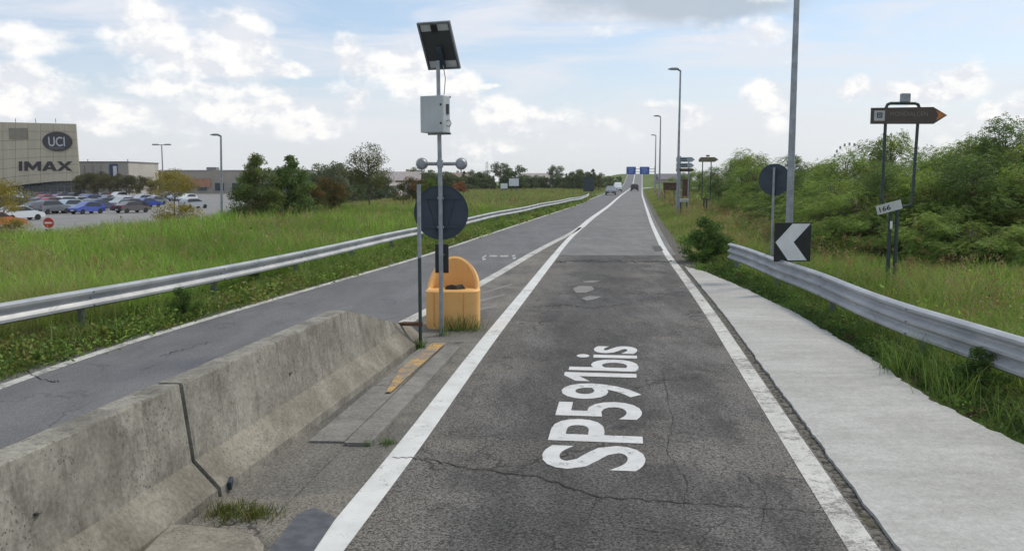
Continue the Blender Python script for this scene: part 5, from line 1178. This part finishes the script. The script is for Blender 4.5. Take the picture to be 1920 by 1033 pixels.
heads('grass_seed_heads', 'reddish seed heads over the tall grass behind the right guardrail', 330, lambda y: np.interp(y, [9, 24, 31], [6.6, 6.6, 7.2]), lambda y: np.interp(y, [9, 20, 31], [11, 17, 20]), 10, 31, (.65, 1.15), [((.28, .17, .10), 3), ((.32, .25, .13), 3), ((.22, .12, .08), 1)], 71)
heads('grass_seed_heads', 'tan seed heads along the grass between right road edge and hedge', 700, lambda y: XR(y) + 1.6, lambda y: XR(y) + 8, 27, 150, (.6, 1.0), TAN, 72)
heads('grass_seed_heads', 'tan seed heads scattered over the left bank', 520, lambda y: XRAIL(y) - 16, lambda y: XRAIL(y) - .8, 12, 90, (.6, .95), TAN, 73)
def broad(name, label, n, fa, fb, y0, y1, size, hh, pal, seed, per=34, mask=None):
    rng = np.random.default_rng(seed); x, y, u = sample(n, fa, fb, y0, y1, rng)
    if mask is not None: k = mask(x, y, u, rng); x, y, u = x[k], y[k], u[k]
    n = len(x); z = TZ(x, y); h = rng.uniform(*hh, n); rr = h * rng.uniform(.7, 1.5, n)
    d = unit(rng.normal(size=(n, per, 3)) + np.array([0, 0, .35])); d[:, :, 2] = np.abs(d[:, :, 2]); q_ = rng.random((n, per, 1)) ** .5
    c = np.stack([x, y, z], 1)[:, None, :] + d * q_ * np.stack([rr, rr, h], 1)[:, None, :]
    me = leaf_mesh(name, c.reshape(-1, 3), unit(d.reshape(-1, 3) * np.array([1, 1, .3]) + rng.normal(0, .5, (n * per, 3))), size * np.repeat(1 + y / 45, per) * rng.uniform(.6, 1.4, n * per), size * .5 * np.repeat(1 + y / 45, per), np.repeat(pick(rng, pal, n, .25), per, 0) * (1 + rng.normal(0, .12, (n * per, 1))), rng, LEAF)
    tag(link(name, me), label, 'weeds', None, 'stuff')
broad('verge_weeds', 'leafy weeds and ivy on the strip under the left guardrail', 1500, lambda y: XRAIL(y) - .2, lambda y: XO(y) - .22, 9, 110, .060, (.12, .44), VL + [((.24, .20, .05), .8), ((.20, .15, .09), .6)], 81)
broad('verge_weeds', 'leafy weeds under the right guardrail', 420, lambda y: right_out(y) + .12, lambda y: np.interp(y, [6, 9, 12, 18, 24, 27], [6.1, 5.9, 5.8, 6.0, 6.3, 6.6]), 6.5, 27, .045, (.06, .26), VW + [((.11, .075, .04), 1)], 82)
broad('meadow_weeds', 'broad leaved weeds among the bank grass on the left', 700, lambda y: XRAIL(y) - 18, lambda y: XRAIL(y) - .4, 10, 80, .075, (.3, .62), MEAD, 83)
broad('meadow_weeds', 'broad leaved weeds among the tall grass on the right', 420, lambda y: np.interp(y, [9, 24, 31], [6.2, 6.5, 7.2]), lambda y: np.interp(y, [9, 20, 31], [11, 17, 21]), 9, 31, .07, (.25, .75), RM, 84)
broad('hedge_undergrowth', 'leafy undergrowth at the foot of the right hedgerow', 620, lambda y: XR(y) + np.interp(y, [23, 30, 40, 90, 200], [6.5, 6, 5.0, 5.0, 5.5]), lambda y: XR(y) + np.interp(y, [23, 30, 40, 90, 200], [16, 15, 12, 11, 11]), 23, 180, .11, (.4, 1.2), LOCUST + LIGHTL, 85, per=60)
# tufts in the joints of the barrier and kerb
def tuft(name, label, spots, seed, pal=VW, hh=(.05, .16)):
    rng = np.random.default_rng(seed); P = []; 
    for (x, y, r, n) in spots: P.append(np.stack([x + rng.normal(0, r, n), y + rng.normal(0, r, n), np.full(n, 0.0)], 1))
    P = np.concatenate(P); N = len(P); c = pick(rng, pal, N, .2); me = blades(name, P, rng.uniform(*hh, N), np.full(N, .007), rng.uniform(.3, 1.1, N), c, c * 1.15, rng); tag(link(name, me), label, 'weeds', None, 'stuff')
rs_ = random.Random(4); sp_ = [(rs_.uniform(4.95, 5.5), rs_.uniform(6.6, 11.5), rs_.uniform(.05, .14), rs_.randint(25, 70)) for _ in range(34)] + [(rs_.uniform(5.75, 6.1), rs_.uniform(7, 20), rs_.uniform(.06, .16), rs_.randint(20, 50)) for _ in range(30)]
tuft('verge_grass', 'tall straggly grass spilling over the near right guardrail', sp_, 95, VL + VW, (.16, .70))
sp_ = [(float(XRAIL(y_)) + rs_.uniform(.05, .75), y_, rs_.uniform(.06, .18), rs_.randint(20, 60)) for y_ in [rs_.uniform(10, 45) for _ in range(90)]]
tuft('verge_grass', 'tall straggly grass growing up against the left guardrail', sp_, 96, VL, (.25, .75))
tuft('joint_weeds', 'grass tuft growing at the foot of the barrier joint', [(-2.02, 6.30, .10, 260), (-1.86, 6.28, .07, 140), (-2.18, 6.38, .06, 120)], 91, [((.13, .14, .03), 3), ((.085, .13, .03), 3), ((.20, .15, .05), 1)], (.04, .13))
tuft('joint_weeds', 'small grass tuft at the foot of the bare steel post', [(-1.36, 12.82, .07, 120)], 92, VW, (.08, .26))
tuft('joint_weeds', 'weeds growing in front of the orange crash cushion', [(-.95, 14.42, .10, 90), (-.70, 14.42, .12, 120), (-1.1, 13.95, .06, 50)], 93, VW + [((.15, .13, .05), 2)], (.08, .42))
tuft('joint_weeds', 'thin weeds in the kerb crack beside the lane line', [(-1.18, 8.10, .05, 70), (-1.35, 8.05, .03, 30)], 94, VW, (.03, .10))

# ------------------------------------------------------------------ thin summer haze
hb = MB(); hb.box((0, 1230, 20), (5400, 2700, 48)); hm = bpy.data.materials.new('haze'); hm.use_nodes = True; ht = NT(hm.node_tree); ht.n.clear()
pv = ht.new('ShaderNodeVolumePrincipled'); pv.inputs['Color'].default_value = (.97, .98, 1, 1); pv.inputs['Density'].default_value = .00012; pv.inputs['Anisotropy'].default_value = .2
ho_ = ht.new('ShaderNodeOutputMaterial'); ht.l.new(pv.outputs[0], ho_.inputs['Volume'])
tag(hb.build('haze', hm), 'thin pale haze over the whole place', None, None, 'stuff')
